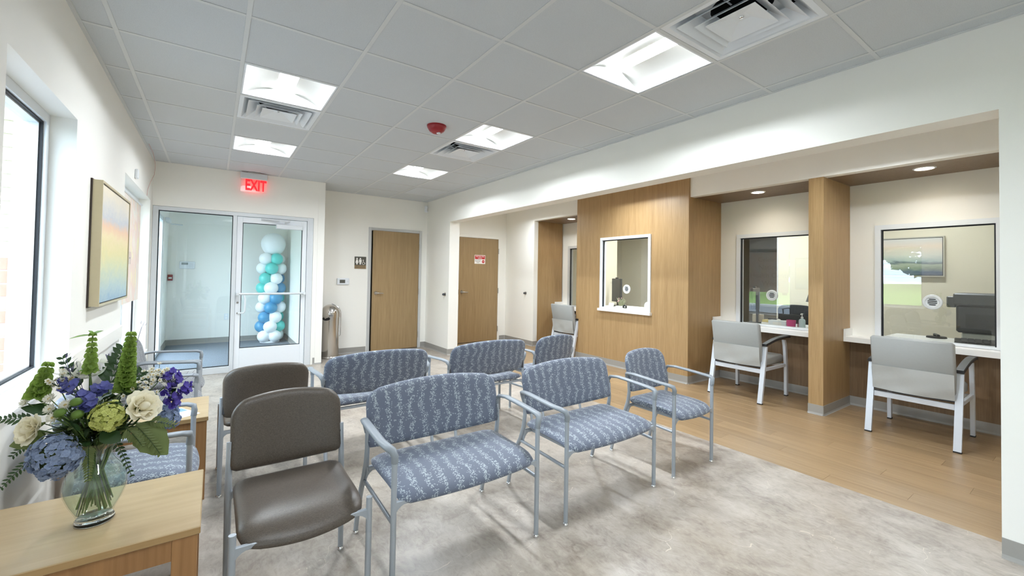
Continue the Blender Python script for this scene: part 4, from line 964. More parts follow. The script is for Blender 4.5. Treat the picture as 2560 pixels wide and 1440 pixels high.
MB().lathe([(0, 0), (0.085, 0), (0.08, 0.018), (0.0, 0.022)], 24).build('base', 'black', hd, smooth=True); MB().tube([(-0.07, 0, 0.03), (0, 0, 0.036), (0.07, 0, 0.03)], [0.014, 0.010, 0.014], 10).build('handset', 'black', hd, smooth=True)
def monitor(label, loc, rz, w, h, zc):
    t = thing('monitor', label, 'monitor', loc, rz, 'black monitors in the office')
    MB().bev(-w/2, w/2, -0.018, 0.018, zc-h/2, zc+h/2, 0.005).build('screen_case', 'black', t); MB().box(-w/2+0.012, w/2-0.012, 0.0182, 0.0188, zc-h/2+0.018, zc+h/2-0.012).build('screen', plain('dark_screen', (14, 15, 18), 0.15, var=0), t)
    MB().bev(-0.035, 0.035, -0.045, -0.0185, 0.012, zc+0.05, 0.004).build('stand', 'black', t); MB().bev(-0.12, 0.12, -0.11, 0.09, 0.0, 0.0118, 0.004).build('foot', 'black', t); MB().bev(-0.03, 0.03, -0.012, 0.016, zc+h/2+0.0003, zc+h/2+0.02, 0.003).build('webcam', 'black', t)
    return t
monitor('black monitor behind the small window in the oak block', (6.2, 1.70, 0.884), math.radians(70), 0.30, 0.40, 0.27)
monitor('black monitor at the edge of the middle window, beside the frame', (6.72, -0.345, 0.7725), 0.2, 0.36, 0.30, 0.34)
def task_chair(label, loc, rz, first=[]):
    if first: return copy_tree(first[0], loc, rz, label)
    t = thing('office_chair', label, 'office chair', loc, rz, 'black office chairs behind the glass'); first.append(t)
    m = MB()
    for i in range(5):
        q = 2*PI*i/5; m.tube([(0, 0, 0.10), (0.29*math.cos(q), 0.29*math.sin(q), 0.065)], [0.025, 0.016], 8)
    m.build('base', 'black', t, smooth=True)
    for i in range(5):
        q = 2*PI*i/5; MB().lathe([(0, -0.02), (0.027, -0.02), (0.027, 0.02), (0, 0.02)], 14, (0.29*math.cos(q), 0.29*math.sin(q), 0.028), 'y').build('caster', 'black', t, smooth=True)
    MB().tube([(0, 0, 0.10), (0, 0, 0.42)], 0.025, 10).build('gas_lift', 'satin', t, smooth=True)
    MB().bev(-0.24, 0.24, -0.24, 0.22, 0.42, 0.50, 0.03).build('seat', 'black', t); link('backrest', back_panel(0.44, 0.56, 1.0, 'black', 0.22, 0.08, 0.03, 0.05, 0.03).mesh('backrest', 'black', 60), t)
    MB().tube([(0, 0.1, 0.42), (0, 0.27, 0.45), (0, 0.285, 0.70)], 0.018, 8).build('back_bar', 'black', t, smooth=True)
    for s in (-1, 1): MB().tube([(s*0.22, 0.0, 0.44), (s*0.27, 0.0, 0.50), (s*0.27, 0.0, 0.66), (s*0.27, -0.14, 0.68), (s*0.27, 0.12, 0.68)], 0.014, 8).build('armrest', 'black', t, smooth=True)
    return t
task_chair('black office chair behind the counter of the middle bay', (7.75, -0.45, 0), PI*0.62)
wb = thing('whiteboard', 'large cream board on the office wall behind the middle window', 'board', (8.62, -0.30, 0.93))
MB().bev(-0.022, -0.001, -0.46, 0.46, 0, 1.30, 0.003).build('panel', plain('cream_board', (244, 238, 216), 0.35, var=0.01), wb); m = MB(); frame_ring(m, 'x', -0.028, -0.0225, -0.465, 0.465, -0.004, 1.304, 0.016); m.build('frame', 'frame_white', wb)
# small things on the middle counter
ZC = 0.7725
tb = thing('tissue_box', 'white tissue box with a label panel on the middle counter', 'box', (6.60, -0.70, ZC), 0.1)
MB().bev(-0.06, 0.06, -0.105, 0.105, 0, 0.075, 0.004).build('box', 'frame_white', tb); MB().box(-0.0612, -0.0603, -0.05, 0.05, 0.018, 0.055).build('label_panel', 'paper', tb); MB().lathe([(0, 0), (0.03, 0), (0.02, 0.012), (0, 0.02)], 12, (0, 0, 0.0752)).build('tissue', 'paper', tb)
pc = thing('pink_cup', 'bright pink cup on the middle counter', 'cup', (6.57, -0.86, ZC)); MB().lathe([(0, 0), (0.044, 0), (0.048, 0.005), (0.053, 0.095), (0.050, 0.095), (0.045, 0.008), (0, 0.008)], 28).build('body', 'pink', pc, smooth=40)
sb = thing('sanitizer_bottle', 'clear hand sanitizer pump bottle beside the pink cup', 'bottle', (6.62, -0.965, ZC)); MB().lathe([(0, 0), (0.034, 0), (0.037, 0.006), (0.037, 0.095), (0.030, 0.112), (0.012, 0.120), (0.012, 0.126), (0, 0.126)], 24).build('bottle', plain('milky_gel', (196, 214, 216), 0.2, var=0), sb, smooth=40)
MB().lathe([(0, 0.1263), (0.014, 0.1263), (0.014, 0.142), (0.005, 0.144), (0.005, 0.175), (0.012, 0.176), (0.012, 0.186), (0, 0.186)], 16).tube([(0, 0, 0.181), (-0.038, 0, 0.180), (-0.042, 0, 0.172)], 0.005, 8).build('pump', 'white', sb, smooth=40)
gb = thing('small_gadget', 'tiny silver-grey jar between the pink cup and the sanitizer', 'jar', (6.66, -0.915, ZC)); MB().lathe([(0, 0), (0.020, 0), (0.021, 0.05), (0, 0.05)], 18).build('jar', 'satin', gb, smooth=40); MB().lathe([(0, 0.0503), (0.022, 0.0503), (0.021, 0.066), (0, 0.066)], 18).build('lid', 'black', gb, smooth=40)
tr = thing('paper_tray', 'black letter tray holding yellow pads on the middle counter', 'tray', (6.70, -0.60, ZC)); MB().bev(-0.15, 0.15, -0.14, 0.14, 0, 0.008, 0.002).box(0.144, 0.15, -0.14, 0.14, 0.0082, 0.075).box(-0.15, 0.1438, -0.14, -0.134, 0.0082, 0.075).box(-0.15, 0.1438, 0.134, 0.14, 0.0082, 0.03).build('tray', 'black', tr)
yp = thing('note_pads', 'pile of yellow note pads in the black tray', 'note pads', (6.62, -0.545, ZC+0.0085)); MB().bev(-0.06, 0.06, -0.045, 0.045, 0, 0.03, 0.003).build('pad', 'paper', yp); MB().bev(-0.045, 0.05, -0.04, 0.04, 0.0303, 0.06, 0.003).build('pad', 'yellow', yp)
ds = thing('desk_lamp', 'dark grey desk lamp shade beside the pillar in the middle window', 'lamp', (6.62, -1.10, ZC)); MB().lathe([(0, 0), (0.07, 0), (0.07, 0.012), (0.012, 0.02), (0.011, 0.36), (0, 0.36)], 24).build('stem', 'black', ds, smooth=40); MB().lathe([(0.09, 0.34), (0.055, 0.46), (0.02, 0.465), (0.02, 0.50), (0, 0.50)], 24).build('shade', plain('charcoal_shade', (88, 90, 92), 0.5), ds, smooth=40)
bd = thing('cardboard_bin', 'pale file box low behind the middle window frame', 'box', (6.78, -0.36, ZC)); MB().bev(-0.06, 0.06, -0.05, 0.05, 0, 0.12, 0.004).build('box', plain('beige_card', (196, 184, 160), 0.6), bd)
# things on the small window ledge
ZL = 0.8828
it = thing('card_holder', 'white card holder at one end of the small window ledge', 'holder', (5.72, 1.40, ZL)); MB().bev(-0.04, 0.04, -0.055, 0.055, 0, 0.012, 0.002).build('base', 'white', it); MB().loops([[(-0.02, -0.05, 0.0123), (0.0, -0.05, 0.0123), (0.0, 0.05, 0.0123), (-0.02, 0.05, 0.0123)], [(0.01, -0.05, 0.085), (0.02, -0.05, 0.085), (0.02, 0.05, 0.085), (0.01, 0.05, 0.085)]]).build('card', 'paper', it)
pp = thing('flower_pot', 'tiny pot of pink and green sprigs on the small window ledge', 'potted plant', (5.78, 1.255, ZL)); MB().bev(-0.05, 0.05, -0.065, 0.065, 0, 0.045, 0.004).build('pot', 'white', pp)
m = MB()
for i in range(26):
    a, b = rnd.uniform(-0.045, 0.045), rnd.uniform(-0.055, 0.055); h = rnd.uniform(0.05, 0.13); m.tube([(a*0.6, b*0.6, 0.045), (a, b, 0.045+h*0.6), (a*1.5, b*1.5, 0.045+h)], [0.004, 0.007, 0.002], 5)
m.build('sprigs', plain('dusty_green', (150, 152, 120), 0.6, var=0.3, scale=60), pp)
m = MB()
for i in range(9):
    a, b, h = rnd.uniform(-0.05, 0.05), rnd.uniform(0.0, 0.07), rnd.uniform(0.11, 0.17); m.lathe([(0, -0.01), (0.009, 0), (0, 0.012)], 8, (a, b, h))
m.build('buds', plain('dusty_pink', (206, 150, 164), 0.6), pp)
tp = thing('tape_roll', 'small black tape dispenser beside the tiny pot', 'tape', (5.76, 1.155, ZL+0.0)); MB().lathe([(0.016, -0.012), (0.034, -0.012), (0.034, 0.012), (0.016, 0.012), (0.016, -0.012)], 20, (0, 0, 0.0345), 'x').build('roll', 'black', tp, smooth=40)
rd = thing('round_sign', 'round white counter sign at the right end of the small window ledge', 'sign', (5.74, 0.72, ZL)); MB().bev(-0.03, 0.03, -0.14, 0.10, 0, 0.016, 0.002).build('stand', 'white', rd); MB().lathe([(0, -0.004), (0.062, -0.004), (0.062, 0.004), (0, 0.004)], 28, (0, -0.01, 0.079), 'x').build('disc', 'white', rd, smooth=40)
# monitor arm post in the far bay
monitor('black monitor behind the far bay window', (6.78, 2.86, 0.7725), -PI/2, 0.40, 0.28, 0.30)

# ------------------------------------------------------------------ outdoors
ex = struct('wall_exterior', label='brick pier with painted siding above, outside the near window')
brick = [plain('red_brick_a', (168, 112, 92), 0.8, var=0.18, scale=30, bump=0.3), plain('pink_brick_b', (184, 134, 114), 0.8, var=0.15, scale=30, bump=0.3), plain('brown_brick_c', (150, 106, 92), 0.8, var=0.15, scale=30, bump=0.3)]
YX = 1.30; ZB = 1.46; course = 0.0955
MB().box(-2.60, -0.47, YX+0.012, YX+0.30, -0.2, ZB).build('mortar', plain('pale_mortar', (206, 200, 190), 0.9, var=0.06), ex)
bms = [MB().bev(-0.142, 0.142, 0, 0.07, 0, course-0.011, 0.002).mesh('brick', b) for b in brick]; bmh = [MB().bev(-0.068, 0.068, 0, 0.07, 0, course-0.011, 0.002).mesh('brick', b) for b in brick]
k = 0; z = ZB-course
while z > -0.1:
    x = -0.47 if k % 2 else -0.47
    if k % 2: link('brick', bmh[rnd.randrange(3)], ex, loc=(x-0.0705, YX, z)); x -= 0.148
    while x > -2.45: link('brick', bms[rnd.randrange(3)], ex, loc=(x-0.1445, YX+rnd.uniform(-0.001, 0.001), z)); x -= 0.296
    z -= course; k += 1
sid = MB().loops([[(-2.13, 0.028, 0), (0, 0.028, 0), (0, 0.005, 0), (-2.13, 0.005, 0)], [(-2.13, 0.032, 0.105), (0, 0.032, 0.105), (0, 0.024, 0.105), (-2.13, 0.024, 0.105)]]).mesh('siding_board', plain('cream_siding', (188, 182, 158), 0.6, var=0.02))
for i in range(16): link('siding_board', sid, ex, loc=(-0.47, YX-0.02, ZB+0.012+i*0.0965))
MB().box(-2.60, -0.47, YX+0.02, YX+0.30, ZB+0.001, 3.05).build('sheathing', 'wall', ex)
MB().bev(-0.468, -0.402, YX-0.012, YX+0.29, -0.2, 3.05, 0.004).build('corner_trim', 'frame_white', ex)
gd = struct('ground', label='asphalt drive outside')
MB().box(-14, -0.42, -30, 40, -0.35, -0.2).build('asphalt', plain('grey_asphalt', (128, 130, 134), 0.9, var=0.15, scale=60), gd)
MB().bev(-14.3, -14.0, -30, 40, -0.3, -0.06, 0.03).build('kerb', plain('concrete_kerb', (206, 204, 198), 0.8), gd)
m = MB(); n = 14; hgt = [[0.02+0.22*i+0.10*math.sin(i*0.9+j*0.6)+0.1*rnd.random() for j in range(n+1)] for i in range(7)]
V = [(-14.3-2.6*i, -32+5.2*j, -0.1+hgt[i][j]) for i in range(7) for j in range(n+1)]
m.add(V, [(i*(n+1)+j, i*(n+1)+j+1, (i+1)*(n+1)+j+1, (i+1)*(n+1)+j) for i in range(6) for j in range(n)])
m.build('grass_bank', plain('meadow_grass', (150, 178, 92), 0.9, var=0.35, scale=3.0), gd, smooth=True)
M['leaf_far'] = translucent('tree_leaves', (74, 112, 52), 0.6, 0.3, 0.4, 2.0); M['bark'] = plain('tree_bark', (96, 80, 66), 0.9, var=0.2)
def far_tree(label, loc, h, r, first=[]):
    if first:
        t = copy_tree(first[0], loc, rnd.uniform(0, 6), label); t.scale = (r/2.2, r/2.2, h/6.0); return t
    t = thing('roadside_tree', label, 'tree', loc, 0, 'trees beyond the drive'); first.append(t)
    MB().tube([(0, 0, -0.3), (0.05, 0, 1.2), (0.0, 0.1, 3.0)], [0.16, 0.12, 0.06], 8).build('trunk', 'bark', t, smooth=True)
    m = MB()
    for i in range(1500):
        u, v = rnd.uniform(0, 2*PI), math.acos(rnd.uniform(-1, 1)); rr = rnd.uniform(0.7, 1.0)**0.5
        p = Vector((2.2*rr*math.sin(v)*math.cos(u), 2.2*rr*math.sin(v)*math.sin(u), 3.4+2.5*rr*math.cos(v))); s = rnd.uniform(0.14, 0.30)
        a = Vector((rnd.gauss(0, 1), rnd.gauss(0, 1), rnd.gauss(0, 1))).normalized(); b = a.orthogonal().normalized()
        m.add([p-a*s, p+b*s*0.6, p+a*s, p-b*s*0.6], [(0, 1, 2, 3)])
    m.build('crown', 'leaf_far', t, fix=False, kind=None); return t
for i, (x, y, h, r, lb) in enumerate(((-19, 9.5, 6, 2.2, 'bushy green tree on the grass bank, reflected in the middle office window'), (-27, 15, 7.5, 3.0, 'tall green tree on the grass bank outside the far window'), (-18.5, 18.5, 6, 2.6, 'bushy green tree outside the vestibule'), (-27, 4.0, 8, 3.0, 'broad green tree on the grass bank outside the windows'))):
    far_tree(lb, (x, y, 0.6), h, r)
# ------------------------------------------------------------------ vase and cut flowers
VX, VY, VZ = 0.172, -1.198, 0.5004
va = thing('flower_vase', 'round-bellied clear glass vase with water on the front side table', 'vase', (VX, VY, VZ))
prof = [(0.0, 0.0005), (0.050, 0.0005), (0.053, 0.006), (0.051, 0.014), (0.046, 0.020), (0.054, 0.040), (0.070, 0.072), (0.082, 0.105), (0.086, 0.132), (0.082, 0.160), (0.068, 0.188), (0.052, 0.208), (0.044, 0.226), (0.043, 0.245), (0.049, 0.266), (0.058, 0.280)]
inner = [(max(r-0.0035, 0), z) for r, z in prof[::-1] if z > 0.022]+[(0.030, 0.026), (0.0, 0.025)]
MB().lathe([(0.0, 0.0005), (0.050, 0.0005), (0.0535, 0.005), (0.0525, 0.013), (0.046, 0.0205), (0.0, 0.0235)], 48).build('foot', 'foot_glass', va, smooth=60)
MB().lathe([(r, z) for r, z in prof if z > 0.0195 and r > 0.01]+[(0.0565, 0.282)]+inner, 48).build('glass_body', 'vase', va, smooth=60)
wl = 0.165
wp = [(0.0, 0.0256), (0.029, 0.0266)]+[(r-0.0038, z) for r, z in prof if 0.03 < z < wl]+[(0.0775, wl), (0.0, wl)]
MB().lathe(wp, 40).build('water', 'water', va, smooth=40)

M['stem'] = plain('green_stem', (92, 118, 58), 0.5, var=0.2, scale=60)
M['leaf'] = translucent('dark_green_leaf', (52, 78, 42), 0.42, 0.25, 0.25, 18); M['leaf2'] = translucent('olive_leaf', (104, 118, 66), 0.5, 0.3, 0.25, 18); M['leaf3'] = translucent('bright_leaf', (126, 168, 56), 0.45, 0.4, 0.2, 18)
M['bell'] = translucent('lime_bell', (150, 176, 88), 0.5, 0.4, 0.30, 70); M['rose'] = translucent('cream_white_petal', (244, 238, 216), 0.5, 0.3, 0.04, 20); M['white_p'] = translucent('white_petal', (240, 238, 228), 0.5, 0.35, 0.05, 20)
M['lav'] = translucent('lavender_blue_petal', (104, 108, 176), 0.5, 0.3, 0.35, 60); M['pur'] = translucent('violet_petal', (86, 70, 164), 0.5, 0.3, 0.35, 60); M['hyb'] = translucent('powder_blue_petal', (150, 166, 196), 0.55, 0.3, 0.30, 28); M['hyg'] = translucent('lime_hydrangea_petal', (206, 210, 124), 0.5, 0.35, 0.22, 60)
M['mum'] = plain('green_button', (84, 112, 36), 0.6, var=0.25, scale=120); M['eye'] = plain('ochre_eye', (176, 156, 96), 0.6, var=0.1); M['wisp'] = plain('dusky_bud', (92, 88, 118), 0.6, var=0.2)
def frame_to(n, p, roll=0.0):
    n = Vector(n).normalized(); q = Vector((0, 0, 1)).rotation_difference(n).to_matrix().to_4x4()
    return Matrix.Translation(p) @ q @ Matrix.Rotation(roll, 4, 'Z')
def petal(mb, mat, L, W, cup=0.2, rise=0.3, tip=0.0, nl=4, blunt=0.5):
    # a curved petal growing along +x, rising along +z, cupped across its width
    rows = []
    for i in range(nl+1):
        t = i/nl; w = W/2*(math.sin(PI*min(t*0.92+0.06, 1))**blunt); x = L*t*math.cos(rise*t); z = L*t*math.sin(rise*t)+tip*t*t
        rows.append([mat @ Vector((x, -w, z+cup*W*0.5)), mat @ Vector((x, 0, z)), mat @ Vector((x, w, z+cup*W*0.5))])
    V = sum(rows, []); F = []
    for i in range(nl):
        for j in range(2): a = i*3+j; F.append((a, a+1, a+4, a+3))
    mb.add(V, F)
stem_n = [0]
def stem(t, head, r=0.0028, mat='stem', start=None, name='stem'):
    h = Vector(head); stem_n[0] += 1; q = stem_n[0]*2.399; d = Vector((h.x, h.y, 0)); d = d.normalized() if d.length > 1e-4 else Vector((1, 0, 0))
    k = 0.010+0.020*((stem_n[0]*0.37) % 1); nk = Vector((d.x*k*0.9+0.012*math.cos(q), d.y*k*0.9+0.012*math.sin(q), 0.245))
    bt = start or Vector((-d.x*0.030+0.016*math.cos(q), -d.y*0.030+0.016*math.sin(q), 0.032+0.05*((stem_n[0]*0.61) % 1)))
    m1 = nk.lerp(h, 0.5)+Vector((0, 0, 0.012+0.04*d.length*0.3))
    return MB().tube([bt, bt.lerp(nk, 0.55), nk, m1, h], [r, r, r, r, r*0.8], 7).build(name, mat, t, smooth=True, fix=False)
GRP = 'cut flowers and greens in the glass vase'
def flower(name, label, cat='flower'): return thing(name, label, cat, (VX, VY, VZ), 0, GRP)
FRONT = Vector((0.15, -1.0, 0.35)).normalized()
def outward(p, k=1.0):
    v = Vector((p[0], p[1], (p[2]-0.33)*0.9)).normalized()*k + FRONT*0.55; return v.normalized()
def leaf_mesh(mb, base, tip, W, fold=0.25, droop=0.0, serr=0, nl=7, up=Vector((0, 0, 1))):
    b, t = Vector(base), Vector(tip); ax = (t-b); L = ax.length; ax.normalize(); s = ax.cross(up); s = s.normalized() if s.length > 1e-3 else Vector((1, 0, 0)); n = s.cross(ax)
    rows = []
    for i in range(nl+1):
        q = i/nl; w = W/2*max(math.sin(PI*(q**0.85)), 0.02)**0.8*(1+(0.10 if serr and i % 2 else 0)); c = b+ax*L*q - up*droop*L*q*q
        rows += [c-s*w+n*fold*w, c, c+s*w+n*fold*w]
    F = []
    for i in range(nl):
        for j in range(2): a = i*3+j; F.append((a, a+1, a+4, a+3))
    mb.add(rows, F)
# roses
for (p, lb, R) in (((0.133, -0.10, 0.405), 'large cream-white rose at the right of the bouquet, below the white waxflowers', 0.041), ((-0.160, -0.05, 0.362), 'cream-white rose low on the left of the bouquet', 0.036)):
    f = flower('rose', lb); P = Vector(p); n = outward(p); st = stem(f, P-n*0.02, 0.0035)
    bl_ = MB(); Fm = frame_to(n, P-n*0.018)
    for k in range(5):   # tight spiral heart
        petal(bl_, Fm @ Matrix.Rotation(k*1.3, 4, 'Z') @ Matrix.Translation((R*0.10+R*0.05*k, 0, 0.002)) @ Matrix.Rotation(-1.35+0.06*k, 4, 'Y'), R*(1.02-0.03*k), R*(0.62+0.10*k), -0.55, 0.0, 0, 5, 0.30)
    for k in range(15):  # overlapping outer petals opening outwards
        tt = k/14; rise = -1.28+0.52*tt
        petal(bl_, Fm @ Matrix.Rotation(k*2.39996+0.5, 4, 'Z') @ Matrix.Translation((R*(0.22+0.22*tt), 0, -0.002*tt)) @ Matrix.Rotation(rise, 4, 'Y'), R*(0.98+0.10*tt), R*(1.05+0.35*tt), -0.30+0.18*tt, -0.35*tt, 0, 6, 0.28)
    bl_.lathe([(0, R*0.1), (R*0.34, R*0.22), (R*0.36, R*0.55), (R*0.22, R*0.85), (0, R*0.95)], 12); bl_.v[-60:] = [tuple(Fm @ Vector(v)) for v in bl_.v[-60:]]
    bl_.build('bloom', 'rose', f, smooth=60, fix=False); sp_ = MB()
    for k in range(5): petal(sp_, Fm @ Matrix.Rotation(k*1.256, 4, 'Z') @ Matrix.Translation((0.004, 0, -0.006)), R*0.9, 0.012, 0.1, -0.2)
    sp_.build('sepals', 'leaf2', f, fix=False)
# bells of Ireland: whorls of papery cups up a spike
for (tip, low), lb in zip([((-0.022, 0.0, 0.650), (-0.026, 0.0, 0.522)), ((0.076, 0.03, 0.640), (0.066, 0.0, 0.445)), ((-0.132, 0.02, 0.552), (-0.152, 0.0, 0.452))], ('slim lime-green bell spike topped with bright leaves, the tallest stem', 'thick lime-green bell spike leaning at the upper right of the bouquet', 'short lime-green bell spike at the upper left of the bouquet')):
    f = flower('bells_of_ireland', lb); A, B = Vector(low), Vector(tip); stem(f, A, 0.0035); slim = lb.startswith('slim')
    MB().tube([A, A.lerp(B, 0.5), B], [0.0032, 0.003, 0.002], 7).build('spike', 'stem', f, smooth=True, fix=False); ax = (B-A).normalized(); m = MB(); nw = max(6, int((B-A).length/0.016))
    for k in range(nw):
        q0 = k*0.6; tt = k/(nw-1); c = A.lerp(B, tt); sc = (0.0165 if not slim else 0.0115)*(1.2-0.62*tt); nb = 7 if not slim else 5
        for j in range(nb):
            q = q0+2*PI*j/nb; o = ax.orthogonal().normalized(); o.rotate(Matrix.Rotation(q, 3, ax)); n = (o+ax*0.35).normalized()
            Fm = frame_to(n, c+n*sc*0.5); r0 = sc*0.35
            L = [[tuple(Fm @ Vector((rr*math.cos(2*PI*a/7), rr*math.sin(2*PI*a/7), zz))) for a in range(7)] for rr, zz in ((r0, 0), (sc*0.7, sc*0.55), (sc*0.98, sc*0.95))]
            m.loops(L, (True, False))
    m.build('bells', 'bell', f, smooth=60, fix=False, kind='stuff')
    if slim:
        for (dx, dy, dz) in ((-0.058, -0.01, 0.0), (0.026, 0.01, 0.018), (-0.012, 0.0, 0.020)):
            m = MB(); leaf_mesh(m, B, B+Vector((dx, dy, dz)), 0.042, 0.15, 0.15, 1, 8); m.build('leaf', 'leaf3', f, smooth=50, fix=False)
        m = MB(); leaf_mesh(m, A, A+Vector((-0.030, -0.01, 0.020)), 0.03, 0.2, 0.4, 1); m.build('leaf', 'leaf3', f, fix=False)
# white lilies / alstroemeria
for p, lb in zip([(-0.082, 0.05, 0.520), (-0.030, 0.02, 0.512), (0.190, 0.02, 0.452), (0.012, 0.08, 0.545)], ('white lily at the top left of the bouquet beside the short bell spike', 'open white lily in the top middle with dark stamens', 'white lily tucked among the violet flowers on the right', 'half-hidden white lily behind the dark leaves at the top')):
    f = flower('lily', lb); P = Vector(p); n = (outward(p)+Vector((0, 0, 0.4))).normalized(); stem(f, P-n*0.01); Fm = frame_to(n, P-n*0.012)
    for k in range(6):
        m = MB(); petal(m, Fm @ Matrix.Rotation(k*PI/3+0.2, 4, 'Z') @ Matrix.Translation((0.004, 0, 0.004 if k % 2 else 0)), 0.056, 0.028, 0.25, 0.75, -0.012, 6, 0.7); m.build('petal', 'white_p', f, smooth=60, fix=False)
    m = MB()
    for k in range(6): q = k*PI/3; m.tube([Fm @ Vector((0, 0, 0)), Fm @ Vector((0.012*math.cos(q), 0.012*math.sin(q), 0.034))], [0.0008, 0.0016], 5)
    m.build('stamens', 'wisp', f, fix=False)
# waxflower sprays
for p, lb in zip([(0.133, 0.0, 0.470), (0.106, -0.04, 0.436), (-0.100, 0.0, 0.500), (0.158, 0.03, 0.478)], ('spray of small white waxflowers above the right rose', 'few small white waxflowers just left of the right rose', 'spray of small white waxflowers beside the top left lily', 'spray of small white waxflowers at the upper right edge')):
    f = flower('waxflower', lb); P = Vector(p); stem(f, P-Vector((0, 0, 0.02)), 0.002); m = MB(); e = MB(); tw = MB(); r_ = random.Random(lb)
    for k in range(22 if 'spray' in lb else 10):
        c = P+Vector((r_.gauss(0, 0.018), r_.gauss(0, 0.014), r_.gauss(0.004, 0.018))); n = (c-P+FRONT*0.03+Vector((0, 0, 0.01))).normalized(); Fm = frame_to(n, c)
        for j in range(5): petal(m, Fm @ Matrix.Rotation(j*1.2566, 4, 'Z'), 0.0095, 0.009, 0.3, 0.5, 0, 2, 0.4)
        e.lathe([(0.0032, 0.002), (0.0028, 0.0034), (0, 0.003)], 7); e.v[-21:] = [tuple(Fm @ Vector(v)) for v in e.v[-21:]]
        tw.tube([P-Vector((0, 0, 0.02)), c-n*0.001], 0.0009, 4)
    m.build('florets', 'white_p', f, fix=False, kind='stuff'); e.build('eyes', 'eye', f, fix=False, kind='stuff'); tw.build('twigs', 'leaf', f, fix=False, kind='stuff')
# white asters
for p, lb in zip([(-0.114, -0.04, 0.452), (-0.110, -0.05, 0.420), (-0.178, 0.0, 0.440), (-0.072, -0.06, 0.430), (-0.096, -0.08, 0.398), (-0.052, -0.09, 0.300)], ('white aster on the left, right under the short bell spike', 'white aster directly below the highest aster on the left', 'white aster at the outer left edge of the bouquet', 'white aster between the green buttons and the lavender flowers', 'white aster just above the powder-blue hydrangea', 'white aster poking out of the powder-blue hydrangea')):
    f = flower('aster', lb); P = Vector(p); n = outward(p); stem(f, P-n*0.008, 0.0018); Fm = frame_to(n, P-n*0.006); m = MB()
    for k in range(34): petal(m, Fm @ Matrix.Rotation(k*2.4, 4, 'Z') @ Matrix.Translation((0.003, 0, 0.0002*k)), 0.019-0.0002*k, 0.0065, 0.2, 0.25+0.02*k, 0, 2, 0.4)
    m.build('petals', 'white_p', f, fix=False, kind='stuff'); m = MB(); m.lathe([(0.005, 0.004), (0.004, 0.008), (0, 0.009)], 10); m.xf(Fm); m.build('eye', 'eye', f, smooth=True, fix=False)
# delphinium clusters
def delph(lb, pts, mat, R):
    f = flower('delphinium', lb); c0 = sum((Vector(p) for p in pts), Vector())/len(pts); stem(f, c0-Vector((0, 0, 0.02)), 0.003); m = MB(); tw = MB(); r_ = random.Random(lb)
    for p in pts:
        for k in range(7):
            c = Vector(p)+Vector((r_.gauss(0, 0.011), r_.gauss(0, 0.010), r_.gauss(0, 0.010))); n = (outward(p)+Vector((r_.gauss(0, 0.3), r_.gauss(0, 0.3), r_.gauss(0, 0.3)))).normalized(); Fm = frame_to(n, c, r_.uniform(0, 6))
            for j in range(5): petal(m, Fm @ Matrix.Rotation(j*1.2566, 4, 'Z'), R*r_.uniform(0.85, 1.1), R*0.85, 0.25, 0.45, -0.002, 3, 0.45)
            tw.tube([c0-Vector((0, 0, 0.02)), c-n*0.002], 0.001, 4)
    m.build('florets', mat, f, fix=False, smooth=60, kind='stuff'); tw.build('twigs', 'leaf', f, fix=False)
delph('lavender-blue delphinium cluster in the middle of the bouquet', [(-0.063, -0.03, 0.472), (-0.023, -0.06, 0.453), (0.007, -0.05, 0.456), (-0.006, -0.08, 0.428), (-0.084, 0.0, 0.496), (0.010, -0.02, 0.470), (-0.024, -0.08, 0.420)], 'lav', 0.016)
delph('vivid violet delphinium cluster at the right edge of the bouquet', [(0.213, 0.0, 0.449), (0.232, 0.0, 0.412), (0.198, -0.02, 0.390), (0.172, 0.03, 0.466), (0.243, 0.02, 0.425), (0.210, 0.03, 0.478), (0.191, -0.02, 0.426), (0.216, 0.0, 0.385)], 'pur', 0.015)
# hydrangeas
def hydra(lb, p, R, mat, n_, squash=0.75):
    f = flower('hydrangea', lb); P = Vector(p); n = outward(p); stem(f, P-n*R*0.4, 0.0045); m = MB(); r_ = random.Random(lb)
    for k in range(n_):
        z = 1-1.55*(k+0.5)/n_; q = k*2.39996; rr = math.sqrt(1-z*z); d = Vector((rr*math.cos(q), rr*math.sin(q), z)); Fm0 = frame_to(n, P)
        c = Fm0 @ Vector((d.x*R, d.y*R, d.z*R*squash)); dn = (Fm0.to_3x3() @ d + Vector((r_.gauss(0, 0.25), r_.gauss(0, 0.25), r_.gauss(0, 0.25)))).normalized(); c += dn*r_.gauss(0.001, 0.005); Fm = frame_to(dn, c, r_.uniform(0, 6)); s = r_.uniform(0.75, 1.2)
        for j in range(4): petal(m, Fm @ Matrix.Rotation(j*PI/2, 4, 'Z'), 0.0115*s, 0.0125*s, 0.28, 0.15, -0.002, 3, 0.35)
    m.build('florets', mat, f, fix=False, kind='stuff'); m = MB(); m.lathe([(0, -R*0.5), (R*0.5, -R*0.4), (R*0.8, 0), (R*0.6, R*0.4), (0, R*0.55)], 14); m.xf(frame_to(n, P)); m.build('core', 'leaf2', f, smooth=True)
hydra('yellow-green hydrangea head at the centre front of the bouquet', (0.040, -0.115, 0.388), 0.040, 'hyg', 80)
hydra('large powder-blue hydrangea head drooping low on the left', (-0.085, -0.085, 0.272), 0.064, 'hyb', 170, 0.8)
hydra('pale blue hydrangea head behind the right rose', (0.186, 0.03, 0.318), 0.042, 'hyb', 80)
